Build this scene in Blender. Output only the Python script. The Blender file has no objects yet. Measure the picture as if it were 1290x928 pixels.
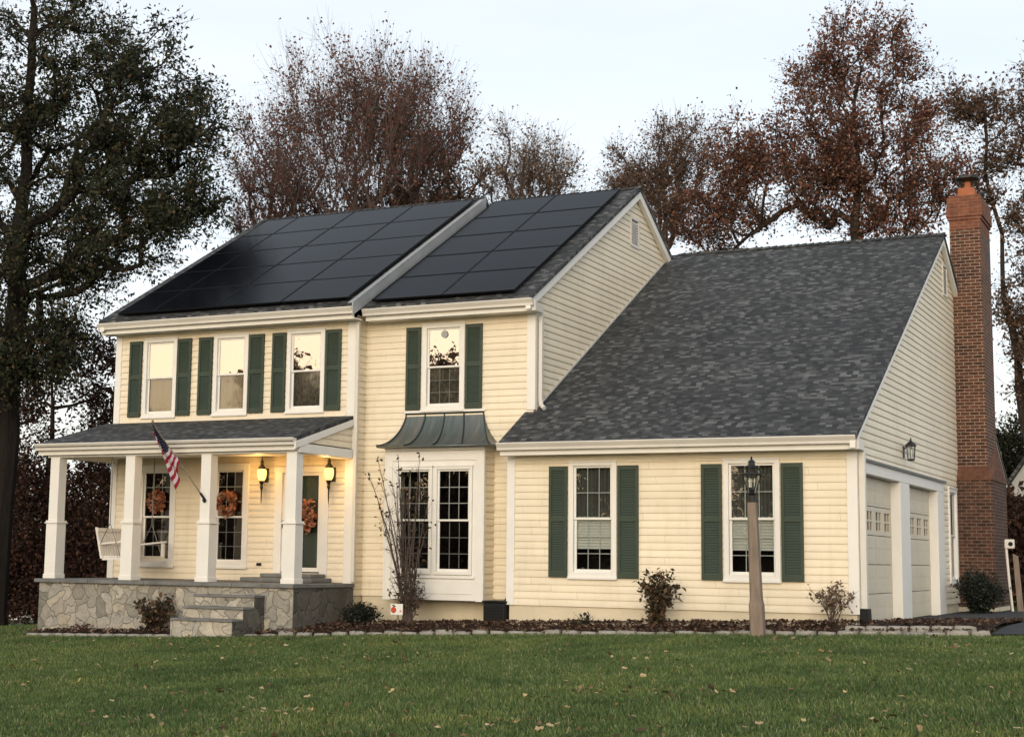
import bpy, math, random
import numpy as np
from mathutils import Matrix, Vector
random.seed(7)
rng = np.random.default_rng(11)
C = bpy.context.scene.collection
R = math.radians

# ------------------------------------------------------------------ materials
class NT:
    """small helper round a material node tree"""
    def __init__(s, name):
        s.m = bpy.data.materials.new(name); s.m.use_nodes = True
        s.t = s.m.node_tree; s.t.nodes.clear()
        s.out = s.n('ShaderNodeOutputMaterial')
    def n(s, typ, **kw):
        nd = s.t.nodes.new(typ)
        for k, v in kw.items():
            if k.startswith('i_'):
                key = k[2:]
                nd.inputs[int(key) if key.isdigit() else key].default_value = v
            else: setattr(nd, k, v)
        return nd
    def l(s, a, b): s.t.links.new(a, b)
    def math(s, op, a, b=None, c=None):
        nd = s.n('ShaderNodeMath', operation=op)
        for i, x in enumerate((a, b, c)):
            if x is None: continue
            if isinstance(x, (int, float)): nd.inputs[i].default_value = x
            else: s.l(x, nd.inputs[i])
        return nd.outputs[0]
    def ramp(s, fac, stops, interp='LINEAR'):
        nd = s.n('ShaderNodeValToRGB'); r = nd.color_ramp; r.interpolation = interp
        while len(r.elements) < len(stops): r.elements.new(0.5)
        for e, (p, c) in zip(r.elements, stops):
            e.position = p; e.color = (*c, 1) if len(c) == 3 else c
        s.l(fac, nd.inputs[0]); return nd.outputs[0]
    def mix(s, fac, a, b, mode='MIX'):
        nd = s.n('ShaderNodeMix', data_type='RGBA', blend_type=mode)
        for sock, x in ((nd.inputs[0], fac), (nd.inputs[6], a), (nd.inputs[7], b)):
            if isinstance(x, (int, float)): sock.default_value = x
            elif isinstance(x, tuple): sock.default_value = (*x, 1) if len(x) == 3 else x
            else: s.l(x, sock)
        return nd.outputs[2]
    def noise(s, scale, detail=4, rough=.55, vec=None, dim='3D'):
        nd = s.n('ShaderNodeTexNoise'); nd.noise_dimensions = dim
        nd.inputs['Scale'].default_value = scale; nd.inputs['Detail'].default_value = detail
        nd.inputs['Roughness'].default_value = rough
        if vec is not None: s.l(vec, nd.inputs['Vector'])
        return nd.outputs['Fac']
    def obj(s): return s.n('ShaderNodeTexCoord').outputs['Object']
    def uv(s): return s.n('ShaderNodeTexCoord').outputs['UV']
    def bump(s, h, strength=.3, dist=.01):
        nd = s.n('ShaderNodeBump'); nd.inputs['Strength'].default_value = strength
        nd.inputs['Distance'].default_value = dist; s.l(h, nd.inputs['Height']); return nd.outputs[0]
    def bsdf(s, col, rough=.6, normal=None, spec=.4, metal=0.0):
        b = s.n('ShaderNodeBsdfPrincipled')
        if isinstance(col, tuple): b.inputs['Base Color'].default_value = (*col, 1)
        else: s.l(col, b.inputs['Base Color'])
        if isinstance(rough, (int, float)): b.inputs['Roughness'].default_value = rough
        else: s.l(rough, b.inputs['Roughness'])
        b.inputs['Specular IOR Level'].default_value = spec; b.inputs['Metallic'].default_value = metal
        if normal is not None: s.l(normal, b.inputs['Normal'])
        s.l(b.outputs[0], s.out.inputs[0]); return b

def plain(name, col, rough=.55, var=.12, scale=2.5, bump=0.0, bscale=60, spec=.4, metal=0.0, vec=None):
    t = NT(name); o = t.obj()
    if vec:
        mp = t.n('ShaderNodeMapping'); mp.inputs['Scale'].default_value = vec; t.l(o, mp.inputs[0]); o = mp.outputs[0]
    f = t.noise(scale, 5, .6, o)
    c = t.ramp(f, [(.25, tuple(x*(1-var) for x in col)), (.75, tuple(min(1, x*(1+var)) for x in col))])
    nr = t.bump(t.noise(bscale, 3, .6, o), bump, .01) if bump else None
    t.bsdf(c, rough, nr, spec, metal); return t.m

def island(name, stops, rough=.7, spec=.2, transl=0.0):
    """each loose leaf or blade takes its own colour"""
    t = NT(name); g = t.n('ShaderNodeNewGeometry')
    c = t.ramp(g.outputs['Random Per Island'], stops)
    b = t.bsdf(c, rough, None, spec)
    if transl:
        tr = t.n('ShaderNodeBsdfTranslucent'); t.l(c, tr.inputs[0])
        mx = t.n('ShaderNodeMixShader'); mx.inputs[0].default_value = transl
        t.l(b.outputs[0], mx.inputs[1]); t.l(tr.outputs[0], mx.inputs[2]); t.l(mx.outputs[0], t.out.inputs[0])
    return t.m

def shingles(name):
    t = NT(name); sp = t.n('ShaderNodeSeparateXYZ'); t.l(t.uv(), sp.inputs[0])
    v = t.math('DIVIDE', sp.outputs[1], .072); row = t.math('FLOOR', v); fv = t.math('FRACT', v)
    wr = t.n('ShaderNodeTexWhiteNoise', noise_dimensions='1D'); t.l(row, wr.inputs['W'])
    u = t.math('ADD', t.math('DIVIDE', sp.outputs[0], .092), t.math('MULTIPLY', wr.outputs[0], 7.3))
    cell = t.math('FLOOR', u)
    cb = t.n('ShaderNodeCombineXYZ'); t.l(cell, cb.inputs[0]); t.l(row, cb.inputs[1])
    wn = t.n('ShaderNodeTexWhiteNoise', noise_dimensions='3D'); t.l(cb.outputs[0], wn.inputs[0])
    c = t.ramp(wn.outputs[0], [(0, (.022,.0225,.023)), (.3, (.035,.0355,.036)), (.62, (.050,.050,.0505)), (.85, (.082,.083,.082)), (1, (.135,.136,.132))])
    big = t.ramp(t.noise(.9, 4, .6, t.obj()), [(.3, (.78,.78,.8)), (.7, (1.15,1.15,1.13))])
    c = t.mix(1.0, c, big, 'MULTIPLY')
    fine = t.ramp(t.noise(160, 2, .6, t.obj()), [(.3, (.7,.7,.7)), (.7, (1.3,1.3,1.3))])
    c = t.mix(.7, c, fine, 'MULTIPLY')
    fu = t.math('FRACT', u)
    gap = t.math('LESS_THAN', fu, .05)
    h = t.math('ADD', t.math('MULTIPLY', t.math('SUBTRACT', 1.0, fv), 1.0), t.math('MULTIPLY', wn.outputs[0], .8))
    h = t.math('SUBTRACT', h, t.math('MULTIPLY', gap, .5))
    t.bsdf(c, .85, t.bump(h, .85, .018), .25); return t.m

def brick(name, c1, c2, mortar):
    t = NT(name); b = t.n('ShaderNodeTexBrick'); t.l(t.uv(), b.inputs['Vector'])
    b.inputs['Scale'].default_value = 1; b.inputs['Brick Width'].default_value = .172; b.inputs['Row Height'].default_value = .063
    b.inputs['Mortar Size'].default_value = .0085; b.inputs['Mortar Smooth'].default_value = .3
    b.inputs['Color1'].default_value = (*c1, 1); b.inputs['Color2'].default_value = (*c2, 1); b.inputs['Mortar'].default_value = (*mortar, 1)
    vr = t.ramp(t.noise(7, 4, .65, t.obj()), [(.28, (.62,.6,.6)), (.72, (1.25,1.2,1.15))])
    c = t.mix(1.0, b.outputs['Color'], vr, 'MULTIPLY')
    h = t.math('ADD', t.math('SUBTRACT', 1.0, b.outputs['Fac']), t.math('MULTIPLY', t.noise(70, 3, .6, t.obj()), .4))
    t.bsdf(c, .85, t.bump(h, .7, .008), .2); return t.m

def flagstone(name, dark=1.0, scale=2.6):
    t = NT(name)
    uv = t.uv()
    nz = t.n('ShaderNodeTexNoise'); nz.inputs['Scale'].default_value = 3.6; t.l(uv, nz.inputs['Vector'])
    ad = t.n('ShaderNodeVectorMath', operation='MULTIPLY_ADD'); t.l(nz.outputs['Color'], ad.inputs[0])
    ad.inputs[1].default_value = (.42, .42, 0); t.l(uv, ad.inputs[2])
    vo = t.n('ShaderNodeTexVoronoi', voronoi_dimensions='2D'); vo.inputs['Scale'].default_value = scale; t.l(ad.outputs[0], vo.inputs['Vector'])
    ve = t.n('ShaderNodeTexVoronoi', voronoi_dimensions='2D', feature='DISTANCE_TO_EDGE'); ve.inputs['Scale'].default_value = scale; t.l(ad.outputs[0], ve.inputs['Vector'])
    sp = t.n('ShaderNodeSeparateColor'); t.l(vo.outputs['Color'], sp.inputs[0])
    d = dark
    c = t.ramp(sp.outputs[0], [(0, (.12*d,.115*d,.10*d)), (.25, (.20*d,.19*d,.165*d)), (.5, (.28*d,.262*d,.225*d)), (.72, (.19*d,.185*d,.175*d)), (.88, (.34*d,.32*d,.275*d)), (1, (.26*d,.23*d,.185*d))])
    vr = t.ramp(t.noise(9, 6, .7, t.obj()), [(.25, (.6,.6,.62)), (.75, (1.3,1.27,1.2))])
    c = t.mix(1.0, c, vr, 'MULTIPLY')
    ed = t.ramp(ve.outputs['Distance'], [(.006, (1,1,1)), (.022, (0,0,0))])
    c = t.mix(t.math('MULTIPLY', ed, .6), c, (.14*d,.13*d,.115*d))
    c = t.mix(t.ramp(t.noise(2.2, 5, .7, t.obj()), [(.4, (0,0,0)), (.75, (.55,.55,.55))]), c, (.27*d,.24*d,.20*d))
    h = t.math('ADD', t.ramp(ve.outputs['Distance'], [(.0, (0,0,0)), (.06, (1,1,1))]), t.math('MULTIPLY', t.noise(22, 5, .65, t.obj()), .7))
    t.bsdf(c, .8, t.bump(h, .8, .022), .3); return t.m

def siding_mat(name, col):
    t = NT(name); o = t.obj(); sp = t.n('ShaderNodeSeparateXYZ'); t.l(o, sp.inputs[0])
    row = t.math('FLOOR', t.math('DIVIDE', t.math('SUBTRACT', sp.outputs[2], .168), .107))
    wr = t.n('ShaderNodeTexWhiteNoise', noise_dimensions='1D'); t.l(row, wr.inputs['W'])
    u = t.math('ADD', t.math('DIVIDE', t.math('ADD', sp.outputs[0], sp.outputs[1]), 2.9), t.math('MULTIPLY', wr.outputs[0], 9.7))
    cb = t.n('ShaderNodeCombineXYZ'); t.l(t.math('FLOOR', u), cb.inputs[0]); t.l(row, cb.inputs[1])
    wn = t.n('ShaderNodeTexWhiteNoise', noise_dimensions='3D'); t.l(cb.outputs[0], wn.inputs[0])
    c = t.ramp(wn.outputs[0], [(0, tuple(x*.955 for x in col)), (1, tuple(min(1, x*1.03) for x in col))])
    joint = t.math('LESS_THAN', t.math('FRACT', u), .0022)
    c = t.mix(t.math('MULTIPLY', joint, .45), c, (.25,.20,.13))
    g = t.ramp(t.noise(.9, 6, .7, o), [(.32, (.90,.895,.88)), (.62, (1,1,1))]); c = t.mix(1.0, c, g, 'MULTIPLY')
    ms = t.n('ShaderNodeMapping'); ms.inputs['Scale'].default_value = (5, 5, .5); t.l(o, ms.inputs[0])
    st = t.ramp(t.noise(1.5, 5, .7, ms.outputs[0]), [(.5, (1,1,1)), (.78, (.88,.87,.84))]); c = t.mix(.8, c, st, 'MULTIPLY')
    mg = t.n('ShaderNodeMapping'); mg.inputs['Scale'].default_value = (1.4, 1.4, 7); t.l(o, mg.inputs[0])
    t.bsdf(c, .45, t.bump(t.noise(1.6, 3, .6, mg.outputs[0]), .35, .012), .35); return t.m

def glass(name, refl, tint=(.75,.8,.8), wob=.01, rough=.0):
    """coated double glazing: mirror layer over clear glass"""
    t = NT(name)
    nr = t.bump(t.noise(2.2, 2, .5, t.obj()), wob, .05)
    gl = t.n('ShaderNodeBsdfGlossy'); gl.inputs['Roughness'].default_value = rough; gl.inputs[0].default_value = (1, 1, 1, 1)
    t.l(nr, gl.inputs['Normal'])
    tr = t.n('ShaderNodeBsdfTransparent'); tr.inputs[0].default_value = (*tint, 1)
    lw = t.n('ShaderNodeLayerWeight'); lw.inputs[0].default_value = .35
    f = t.math('ADD', refl, t.math('MULTIPLY', lw.outputs['Facing'], .18))
    mx = t.n('ShaderNodeMixShader'); t.l(f, mx.inputs[0]); t.l(tr.outputs[0], mx.inputs[1]); t.l(gl.outputs[0], mx.inputs[2])
    t.l(mx.outputs[0], t.out.inputs[0]); return t.m

def solar_mat(name):
    t = NT(name); sp = t.n('ShaderNodeSeparateXYZ'); t.l(t.uv(), sp.inputs[0])
    fx = t.math('FRACT', t.math('DIVIDE', sp.outputs[0], .1285)); fy = t.math('FRACT', t.math('DIVIDE', sp.outputs[1], .1285))
    line = t.math('MAXIMUM', t.math('LESS_THAN', fx, .03), t.math('LESS_THAN', fy, .03))
    c = t.mix(line, (.0022,.0026,.0048), (.003,.0034,.0055))
    big = t.ramp(t.noise(.7, 3, .5, t.obj()), [(.3, (.8,.8,.8)), (.7, (1.25,1.25,1.25))])
    c = t.mix(1.0, c, big, 'MULTIPLY')
    b = t.bsdf(c, .16, None, .5); b.inputs['IOR'].default_value = 1.10; return t.m

def copper_mat(name):
    t = NT(name); o = t.obj()
    mp = t.n('ShaderNodeMapping'); mp.inputs['Scale'].default_value = (7, .8, .8); t.l(o, mp.inputs[0])
    c = t.ramp(t.noise(1.6, 6, .65, mp.outputs[0]), [(.25, (.075,.085,.083)), (.48, (.12,.145,.138)), (.62, (.17,.16,.145)), (.8, (.24,.27,.255))])
    t.bsdf(c, .42, t.bump(t.noise(9, 3, .5, o), .1, .01), .5, .55); return t.m

def flag_mat(name):
    t = NT(name); sp = t.n('ShaderNodeSeparateXYZ'); t.l(t.uv(), sp.inputs[0])
    u, v = sp.outputs[0], sp.outputs[1]
    st = t.math('MODULO', t.math('FLOOR', t.math('MULTIPLY', v, 13)), 2)
    stripes = t.mix(st, (.27,.022,.045), (.56,.50,.53))
    cx = t.math('SUBTRACT', t.math('FRACT', t.math('MULTIPLY', u, 15)), .5)
    cy = t.math('SUBTRACT', t.math('FRACT', t.math('MULTIPLY', v, 17)), .5)
    d = t.math('ADD', t.math('MULTIPLY', cx, cx), t.math('MULTIPLY', cy, cy))
    canton = t.mix(t.math('LESS_THAN', d, .035), (.010,.011,.032) , (.20,.20,.24))
    inc = t.math('MULTIPLY', t.math('LESS_THAN', u, .66), t.math('LESS_THAN', v, 7/13))
    b = t.bsdf(t.mix(inc, stripes, canton), .8, None, .1)
    tr = t.n('ShaderNodeBsdfTranslucent'); t.l(t.mix(inc, stripes, canton), tr.inputs[0])
    mx = t.n('ShaderNodeMixShader'); mx.inputs[0].default_value = .25
    t.l(b.outputs[0], mx.inputs[1]); t.l(tr.outputs[0], mx.inputs[2]); t.l(mx.outputs[0], t.out.inputs[0]); return t.m

def emit(name, col, s):
    t = NT(name); e = t.n('ShaderNodeEmission'); e.inputs[0].default_value = (*col, 1); e.inputs[1].default_value = s
    t.l(e.outputs[0], t.out.inputs[0]); return t.m

M = dict(
    siding=siding_mat('cream_vinyl', (.765,.678,.528)),
    trim=plain('white_trim', (.72,.70,.66), .45, .05, 3, .05, 30),
    cream=plain('cream_trim', (.75,.665,.52), .5, .05, 3),
    parge=plain('cream_parging', (.60,.525,.39), .8, .1, 2.5, .35, 45, .2),
    metal_white=plain('white_gutter', (.60,.57,.52), .38, .07, 2, 0, 30, .5),
    flash=plain('grey_flashing', (.30,.31,.32), .45, .12, 3, 0, 30, .5),
    roof=shingles('charcoal_shingles'),
    dark_edge=plain('dark_drip_edge', (.035,.035,.036), .6),
    shutter=plain('green_shutter', (.034,.050,.035), .5, .14, 3, 0, 30, .35),
    brick=brick('red_brick', (.125,.054,.034), (.050,.025,.019), (.27,.21,.165)),
    brick_dark=brick('dark_brick', (.105,.047,.032), (.045,.024,.018), (.16,.125,.10)), brick_cap=brick('shoulder_brick', (.15,.068,.042), (.11,.05,.032), (.13,.07,.05)),
    brick_top=brick('orange_brick', (.20,.080,.048), (.15,.060,.040), (.21,.115,.08)),
    clay=plain('terracotta', (.34,.12,.06), .8, .2, 8, .2, 40, .2),
    stone=flagstone('flagstone', 1.35, 4.6),
    slab=plain('bluestone', (.15,.15,.145), .7, .3, 4, .4, 25, .35),
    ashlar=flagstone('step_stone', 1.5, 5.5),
    copper=copper_mat('aged_copper'), copper_seam=plain('dark_copper_seam', (.035,.05,.05), .5, .2, 5, 0, 30, .5, .4),
    dark_stone=flagstone('dark_flagstone', .46, 3.4),  # same flagstone pattern in a darker tone
    black=plain('black_metal', (.012,.012,.013), .45, .2, 8),
    black_plastic=plain('black_plastic', (.007,.0075,.008), .65, .2, 5, .1, 30, .25),
    door=plain('door_green', (.022,.04,.032), .4, .15, 3),
    gdoor=plain('garage_door_cream', (.58,.52,.41), .5, .06, 2, .06, 40),
    blind=plain('window_blind', (.80,.77,.70), .7, .05, 3),
    curtain=plain('window_curtain', (.52,.40,.22), .85, .2, 6, .1, 20, .1, 0, (3,3,.4)),
    lace=plain('grey_lace', (.30,.26,.20), .9, .85, 9, .1, 20, .1, 0, (3,3,1.5)),
    sheer=plain('grey_sheer', (.12,.115,.105), .9, .25, 5, .1, 20, .1, 0, (4,4,.5)),
    screen_dark=plain('dark_interior', (.02,.019,.017), .9),
    glass_hi=glass('bright_glass', .62, (.7,.72,.7), .015),
    glass=glass('window_glass', .13, (.72,.76,.75), .02),
    glass_scr=glass('screened_glass', .16, (.5,.52,.52), .02, .03),
    glass_door=glass('storm_glass', .03, (.9,.92,.92), .02),
    glass_clear=glass('lantern_glass', .06, (.9,.92,.92), .01),
    solar=solar_mat('solar_cells'), solar_frame=plain('solar_frame', (.004,.004,.005), .5, .1, 4, 0, 30, .15),
    flag=flag_mat('flag_cloth'), wood=plain('weathered_wood', (.21,.165,.13), .85, .3, 3, .5, 30, .2, 0, (6,6,.8)),
    lamp_on=emit('lit_lamp_glass', (1.0,.56,.14), 3.2),
    swing=plain('white_painted_wood', (.66,.63,.58), .55, .08, 5, .1, 30),
    chain=plain('steel_chain', (.16,.15,.14), .5, .2, 9, 0, 30, .5, .6),
    bark=plain('bark', (.040,.032,.026), .95, .35, 4, .7, 18, .1, 0, (4,4,.7)),
    bark_dark=plain('dark_bark', (.018,.015,.013), .95, .35, 4, .7, 18, .1, 0, (4,4,.7)),
    bark_grey=plain('grey_bark', (.09,.067,.06), .95, .3, 4, .6, 18, .1, 0, (4,4,.7)),
    edging=plain('pale_paver', (.27,.255,.23), .9, .25, 5, .5, 45, .2),
    asphalt=plain('asphalt', (.045,.045,.047), .9, .25, 3, .4, 120, .2),
)
M['oak_leaf'] = island('oak_leaves', [(0, (.10,.042,.030)), (.35, (.18,.078,.054)), (.7, (.25,.118,.080)), (1, (.33,.19,.13))], .75, .15, .5)
M['red_leaf'] = island('sparse_red_leaves', [(0, (.095,.038,.032)), (.5, (.165,.07,.058)), (1, (.24,.135,.10))], .75, .15, .4)
M['dark_leaf'] = island('olive_leaves', [(0, (.014,.019,.011)), (.5, (.027,.035,.018)), (.82, (.042,.046,.024)), (.93, (.075,.056,.026)), (1, (.11,.068,.034))], .7, .2, .2)
M['maroon_leaf'] = island('maroon_leaves', [(0, (.026,.013,.011)), (.6, (.052,.025,.019)), (1, (.095,.048,.032))], .75, .15, .12)
M['brown_leaf'] = island('brown_leaves', [(0, (.09,.052,.035)), (.5, (.165,.098,.065)), (1, (.27,.17,.11))], .75, .15, .45)
M['pale_leaf'] = island('pale_dry_leaves', [(0, (.10,.07,.05)), (.5, (.18,.12,.08)), (1, (.28,.20,.14))], .75, .15, .2)
M['shrub_leaf'] = island('shrub_leaves', [(0, (.02,.022,.012)), (.4, (.045,.04,.02)), (.7, (.09,.055,.03)), (1, (.16,.09,.05))], .7, .2, .15)
M['box_leaf'] = island('boxwood_leaves', [(0, (.004,.007,.004)), (.7, (.010,.017,.009)), (1, (.022,.032,.017))], .55, .3)
M['wreath_leaf'] = island('wreath_leaves', [(0, (.10,.03,.018)), (.3, (.30,.10,.05)), (.6, (.46,.19,.10)), (.85, (.50,.30,.20)), (1, (.16,.14,.10))], .65, .2, .2)
M['litter'] = island('fallen_leaves', [(0, (.022,.012,.009)), (.45, (.050,.028,.020)), (.8, (.095,.058,.040)), (1, (.20,.14,.09))], .8, .15)
M['lawn_leaf'] = island('lawn_leaves', [(0, (.05,.032,.02)), (.4, (.13,.085,.045)), (.7, (.27,.19,.105)), (.9, (.42,.33,.19)), (1, (.46,.31,.10))], .75, .15)
def grass_mat():
    t = NT('grass_blades'); g = t.n('ShaderNodeNewGeometry'); o = t.obj()
    c = t.ramp(g.outputs['Random Per Island'], [(0, (.058,.096,.028)), (.4, (.090,.142,.042)), (.8, (.130,.182,.058)), (.93, (.20,.225,.095)), (1, (.34,.29,.17))])
    p = t.ramp(t.noise(.75, 5, .65, o), [(.3, (.52,.62,.58)), (.5, (1,1,1)), (.72, (1.5,1.28,1.15))]); c = t.mix(1.0, c, p, 'MULTIPLY')
    q = t.ramp(t.noise(3.4, 3, .6, o), [(.3, (.75,.78,.75)), (.7, (1.22,1.2,1.2))]); c = t.mix(1.0, c, q, 'MULTIPLY')
    b = t.bsdf(c, .6, None, .25); tr = t.n('ShaderNodeBsdfTranslucent'); t.l(c, tr.inputs[0])
    mx = t.n('ShaderNodeMixShader'); mx.inputs[0].default_value = .25
    t.l(b.outputs[0], mx.inputs[1]); t.l(tr.outputs[0], mx.inputs[2]); t.l(mx.outputs[0], t.out.inputs[0]); return t.m
M['grass'] = grass_mat()

# ------------------------------------------------------------------ mesh building
class MB:
    def __init__(s): s.v = []; s.f = []; s.mi = []; s.cur = 0
    def add(s, vs, fs):
        b = len(s.v); s.v += [tuple(map(float, p)) for p in vs]
        for f in fs: s.f.append(tuple(b+i for i in f)); s.mi.append(s.cur)
    def box(s, x0, x1, y0, y1, z0, z1):
        x0, x1 = min(x0,x1), max(x0,x1); y0, y1 = min(y0,y1), max(y0,y1); z0, z1 = min(z0,z1), max(z0,z1)
        s.add([(x0,y0,z0),(x1,y0,z0),(x1,y1,z0),(x0,y1,z0),(x0,y0,z1),(x1,y0,z1),(x1,y1,z1),(x0,y1,z1)],
              [(0,3,2,1),(4,5,6,7),(0,1,5,4),(1,2,6,5),(2,3,7,6),(3,0,4,7)])
    def hexa(s, p):          # 8 points, bottom 4 then top 4, counter-clockwise from above
        s.add(p, [(0,3,2,1),(4,5,6,7),(0,1,5,4),(1,2,6,5),(2,3,7,6),(3,0,4,7)])
    def quad(s, *p): s.add(p, [tuple(range(len(p)))])
    def prism(s, poly, ax, a, b):   # poly of 2-tuples in the other two axes, extruded along ax
        n = len(poly)
        def P(q, t): return (t, q[0], q[1]) if ax == 'x' else ((q[0], t, q[1]) if ax == 'y' else (q[0], q[1], t))
        area = sum(poly[i][0]*poly[(i+1)%n][1]-poly[(i+1)%n][0]*poly[i][1] for i in range(n))
        if ax == 'y': area = -area
        if area < 0: poly = poly[::-1]
        a, b = min(a,b), max(a,b)
        s.add([P(q, a) for q in poly]+[P(q, b) for q in poly],
              [tuple(range(n))[::-1], tuple(range(n, 2*n))]+[(i, (i+1)%n, n+(i+1)%n, n+i) for i in range(n)])
    def tube(s, path, rad, n=8, cap=True):
        path = [Vector(p) for p in path]; k = len(path)
        if not hasattr(rad, '__len__'): rad = [rad]*k
        b = len(s.v); up = None
        for i, p in enumerate(path):
            d = (path[min(i+1,k-1)]-path[max(i-1,0)]).normalized()
            if up is None:
                up = d.cross(Vector((0,0,1)) if abs(d.z) < .9 else Vector((1,0,0))).normalized()
            e1 = (up - d*up.dot(d)).normalized(); up = e1; e2 = d.cross(e1)
            for j in range(n):
                a = 2*math.pi*j/n; q = p+(e1*math.cos(a)+e2*math.sin(a))*rad[i]; s.v.append(tuple(q))
        for i in range(k-1):
            for j in range(n):
                s.f.append((b+i*n+j, b+i*n+(j+1)%n, b+(i+1)*n+(j+1)%n, b+(i+1)*n+j)); s.mi.append(s.cur)
        if cap:
            s.f.append(tuple(b+j for j in range(n))[::-1]); s.mi.append(s.cur)
            s.f.append(tuple(b+(k-1)*n+j for j in range(n))); s.mi.append(s.cur)
    def lathe(s, prof, c=(0,0,0), n=16, sq=False):
        b = len(s.v); k = len(prof)
        for r, z in prof:
            for j in range(n):
                a = 2*math.pi*(j+.5)/n
                s.v.append((c[0]+r*math.cos(a), c[1]+r*math.sin(a), c[2]+z))
        for i in range(k-1):
            for j in range(n):
                s.f.append((b+i*n+j, b+i*n+(j+1)%n, b+(i+1)*n+(j+1)%n, b+(i+1)*n+j)); s.mi.append(s.cur)
        s.f.append(tuple(b+j for j in range(n))[::-1]); s.mi.append(s.cur)
        s.f.append(tuple(b+(k-1)*n+j for j in range(n))); s.mi.append(s.cur)
    def mesh(s, name, mats, smooth=False):
        me = bpy.data.meshes.new(name); me.from_pydata(s.v, [], s.f); me.update()
        for m in (mats if isinstance(mats, (list, tuple)) else [mats]): me.materials.append(m)
        if any(s.mi): me.polygons.foreach_set('material_index', s.mi)
        if smooth: me.polygons.foreach_set('use_smooth', [True]*len(me.polygons))
        uvl = me.uv_layers.new(name='uv'); nl = len(me.loops)
        co = np.array(s.v); nv = np.empty(len(me.polygons)*3); me.polygons.foreach_get('normal', nv); nv = nv.reshape(-1,3)
        li = np.empty(nl, int); me.loops.foreach_get('vertex_index', li)
        lt = np.empty(len(me.polygons), int); me.polygons.foreach_get('loop_total', lt)
        nn = np.repeat(nv, lt, axis=0); p = co[li]; a = np.abs(nn)
        uv = np.stack([p[:,0], p[:,2]], 1)
        k = a[:,2] > .97; uv[k] = p[k][:, :2]
        k = (a[:,0] > a[:,1]) & (a[:,2] <= .97); sl = np.sqrt(np.clip(1-nn[:,2]**2, .03, 1))
        uv[k] = np.stack([p[k,1], p[k,2]/sl[k]], 1)
        k = (a[:,0] <= a[:,1]) & (a[:,2] <= .97); uv[k] = np.stack([p[k,0], p[k,2]/sl[k]], 1)
        uvl.data.foreach_set('uv', uv.ravel()); return me
    def build(s, name, mats, parent=None, bevel=0, smooth=False, **props):
        o = bpy.data.objects.new(name, s.mesh(name, mats, smooth)); C.objects.link(o)
        if parent is not None:
            o.parent = parent
            if parent.type == 'EMPTY': o.matrix_parent_inverse = Matrix.Translation(-parent.location)
        if bevel:
            md = o.modifiers.new('bevel', 'BEVEL'); md.width = bevel; md.segments = 2; md.limit_method = 'ANGLE'; md.angle_limit = R(40)
        for k, v in props.items(): o[k] = v
        return o

def thing(name, label, cat, loc=(0,0,0), group=None):
    o = bpy.data.objects.new(name, None); C.objects.link(o); o.location = loc; o.empty_display_size = .3
    o['label'] = label; o['category'] = cat
    if group: o['group'] = group
    return o
def tag(o, label, cat, group=None):
    o['label'] = label; o['category'] = cat
    if group: o['group'] = group
    return o
def np_mesh(name, verts, faces_n, mat, parent=None, **props):
    """verts: (N,k,3) separate k-sided faces"""
    n, k = verts.shape[:2]
    me = bpy.data.meshes.new(name); me.vertices.add(n*k); me.vertices.foreach_set('co', verts.reshape(-1).astype(np.float32))
    me.loops.add(n*k); me.loops.foreach_set('vertex_index', np.arange(n*k, dtype=np.int32))
    me.polygons.add(n); me.polygons.foreach_set('loop_start', np.arange(0, n*k, k, dtype=np.int32))
    me.polygons.foreach_set('loop_total', np.full(n, k, dtype=np.int32)); me.update(calc_edges=True)
    me.materials.append(mat)
    o = bpy.data.objects.new(name, me); C.objects.link(o)
    if parent is not None:
        o.parent = parent
        if parent.type == 'EMPTY': o.matrix_parent_inverse = Matrix.Translation(-parent.location)
    for a, b in props.items(): o[a] = b
    return o

def G(x, y):
    """height of the ground"""
    x = np.asarray(x, float); y = np.asarray(y, float)
    z = -.06+.031*np.clip(x, -13.4, 14)
    z = z + np.where(y < -1.4, .034*(np.maximum(y, -30)+1.4), .045*(np.minimum(y, 0)+1.4))
    dl = np.maximum(0, -13.6-x); z = z-.055*dl-.012*np.minimum(dl, 10)**1.5*.2
    z = z + .05*np.sin(x*.31+1.1)*np.clip((-y-2.5)/6, 0, 1)
    return z
def gz(x, y): return float(G(x, y))

# ------------------------------------------------------------------ frames and siding
class Frame:
    def __init__(s, o, u, w): s.o = Vector(o); s.u = Vector(u); s.w = Vector(w)
    def p(s, u, v, w): q = s.o+s.u*u+s.w*w; return (q.x, q.y, q.z+v)
def fbox(mb, F, u0, u1, v0, v1, w0, w1):
    if F.u.cross(Vector((0,0,1))).dot(F.w) > 0: a = [(u0,w1),(u0,w0),(u1,w0),(u1,w1)]
    else: a = [(u0,w0),(u0,w1),(u1,w1),(u1,w0)]
    mb.hexa([F.p(u, v0, w) for u, w in a]+[F.p(u, v1, w) for u, w in a])
FRONT = lambda y: Frame((0, y, 0), (1,0,0), (0,-1,0))
RIGHT = lambda x: Frame((x, 0, 0), (0,1,0), (1,0,0))

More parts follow.
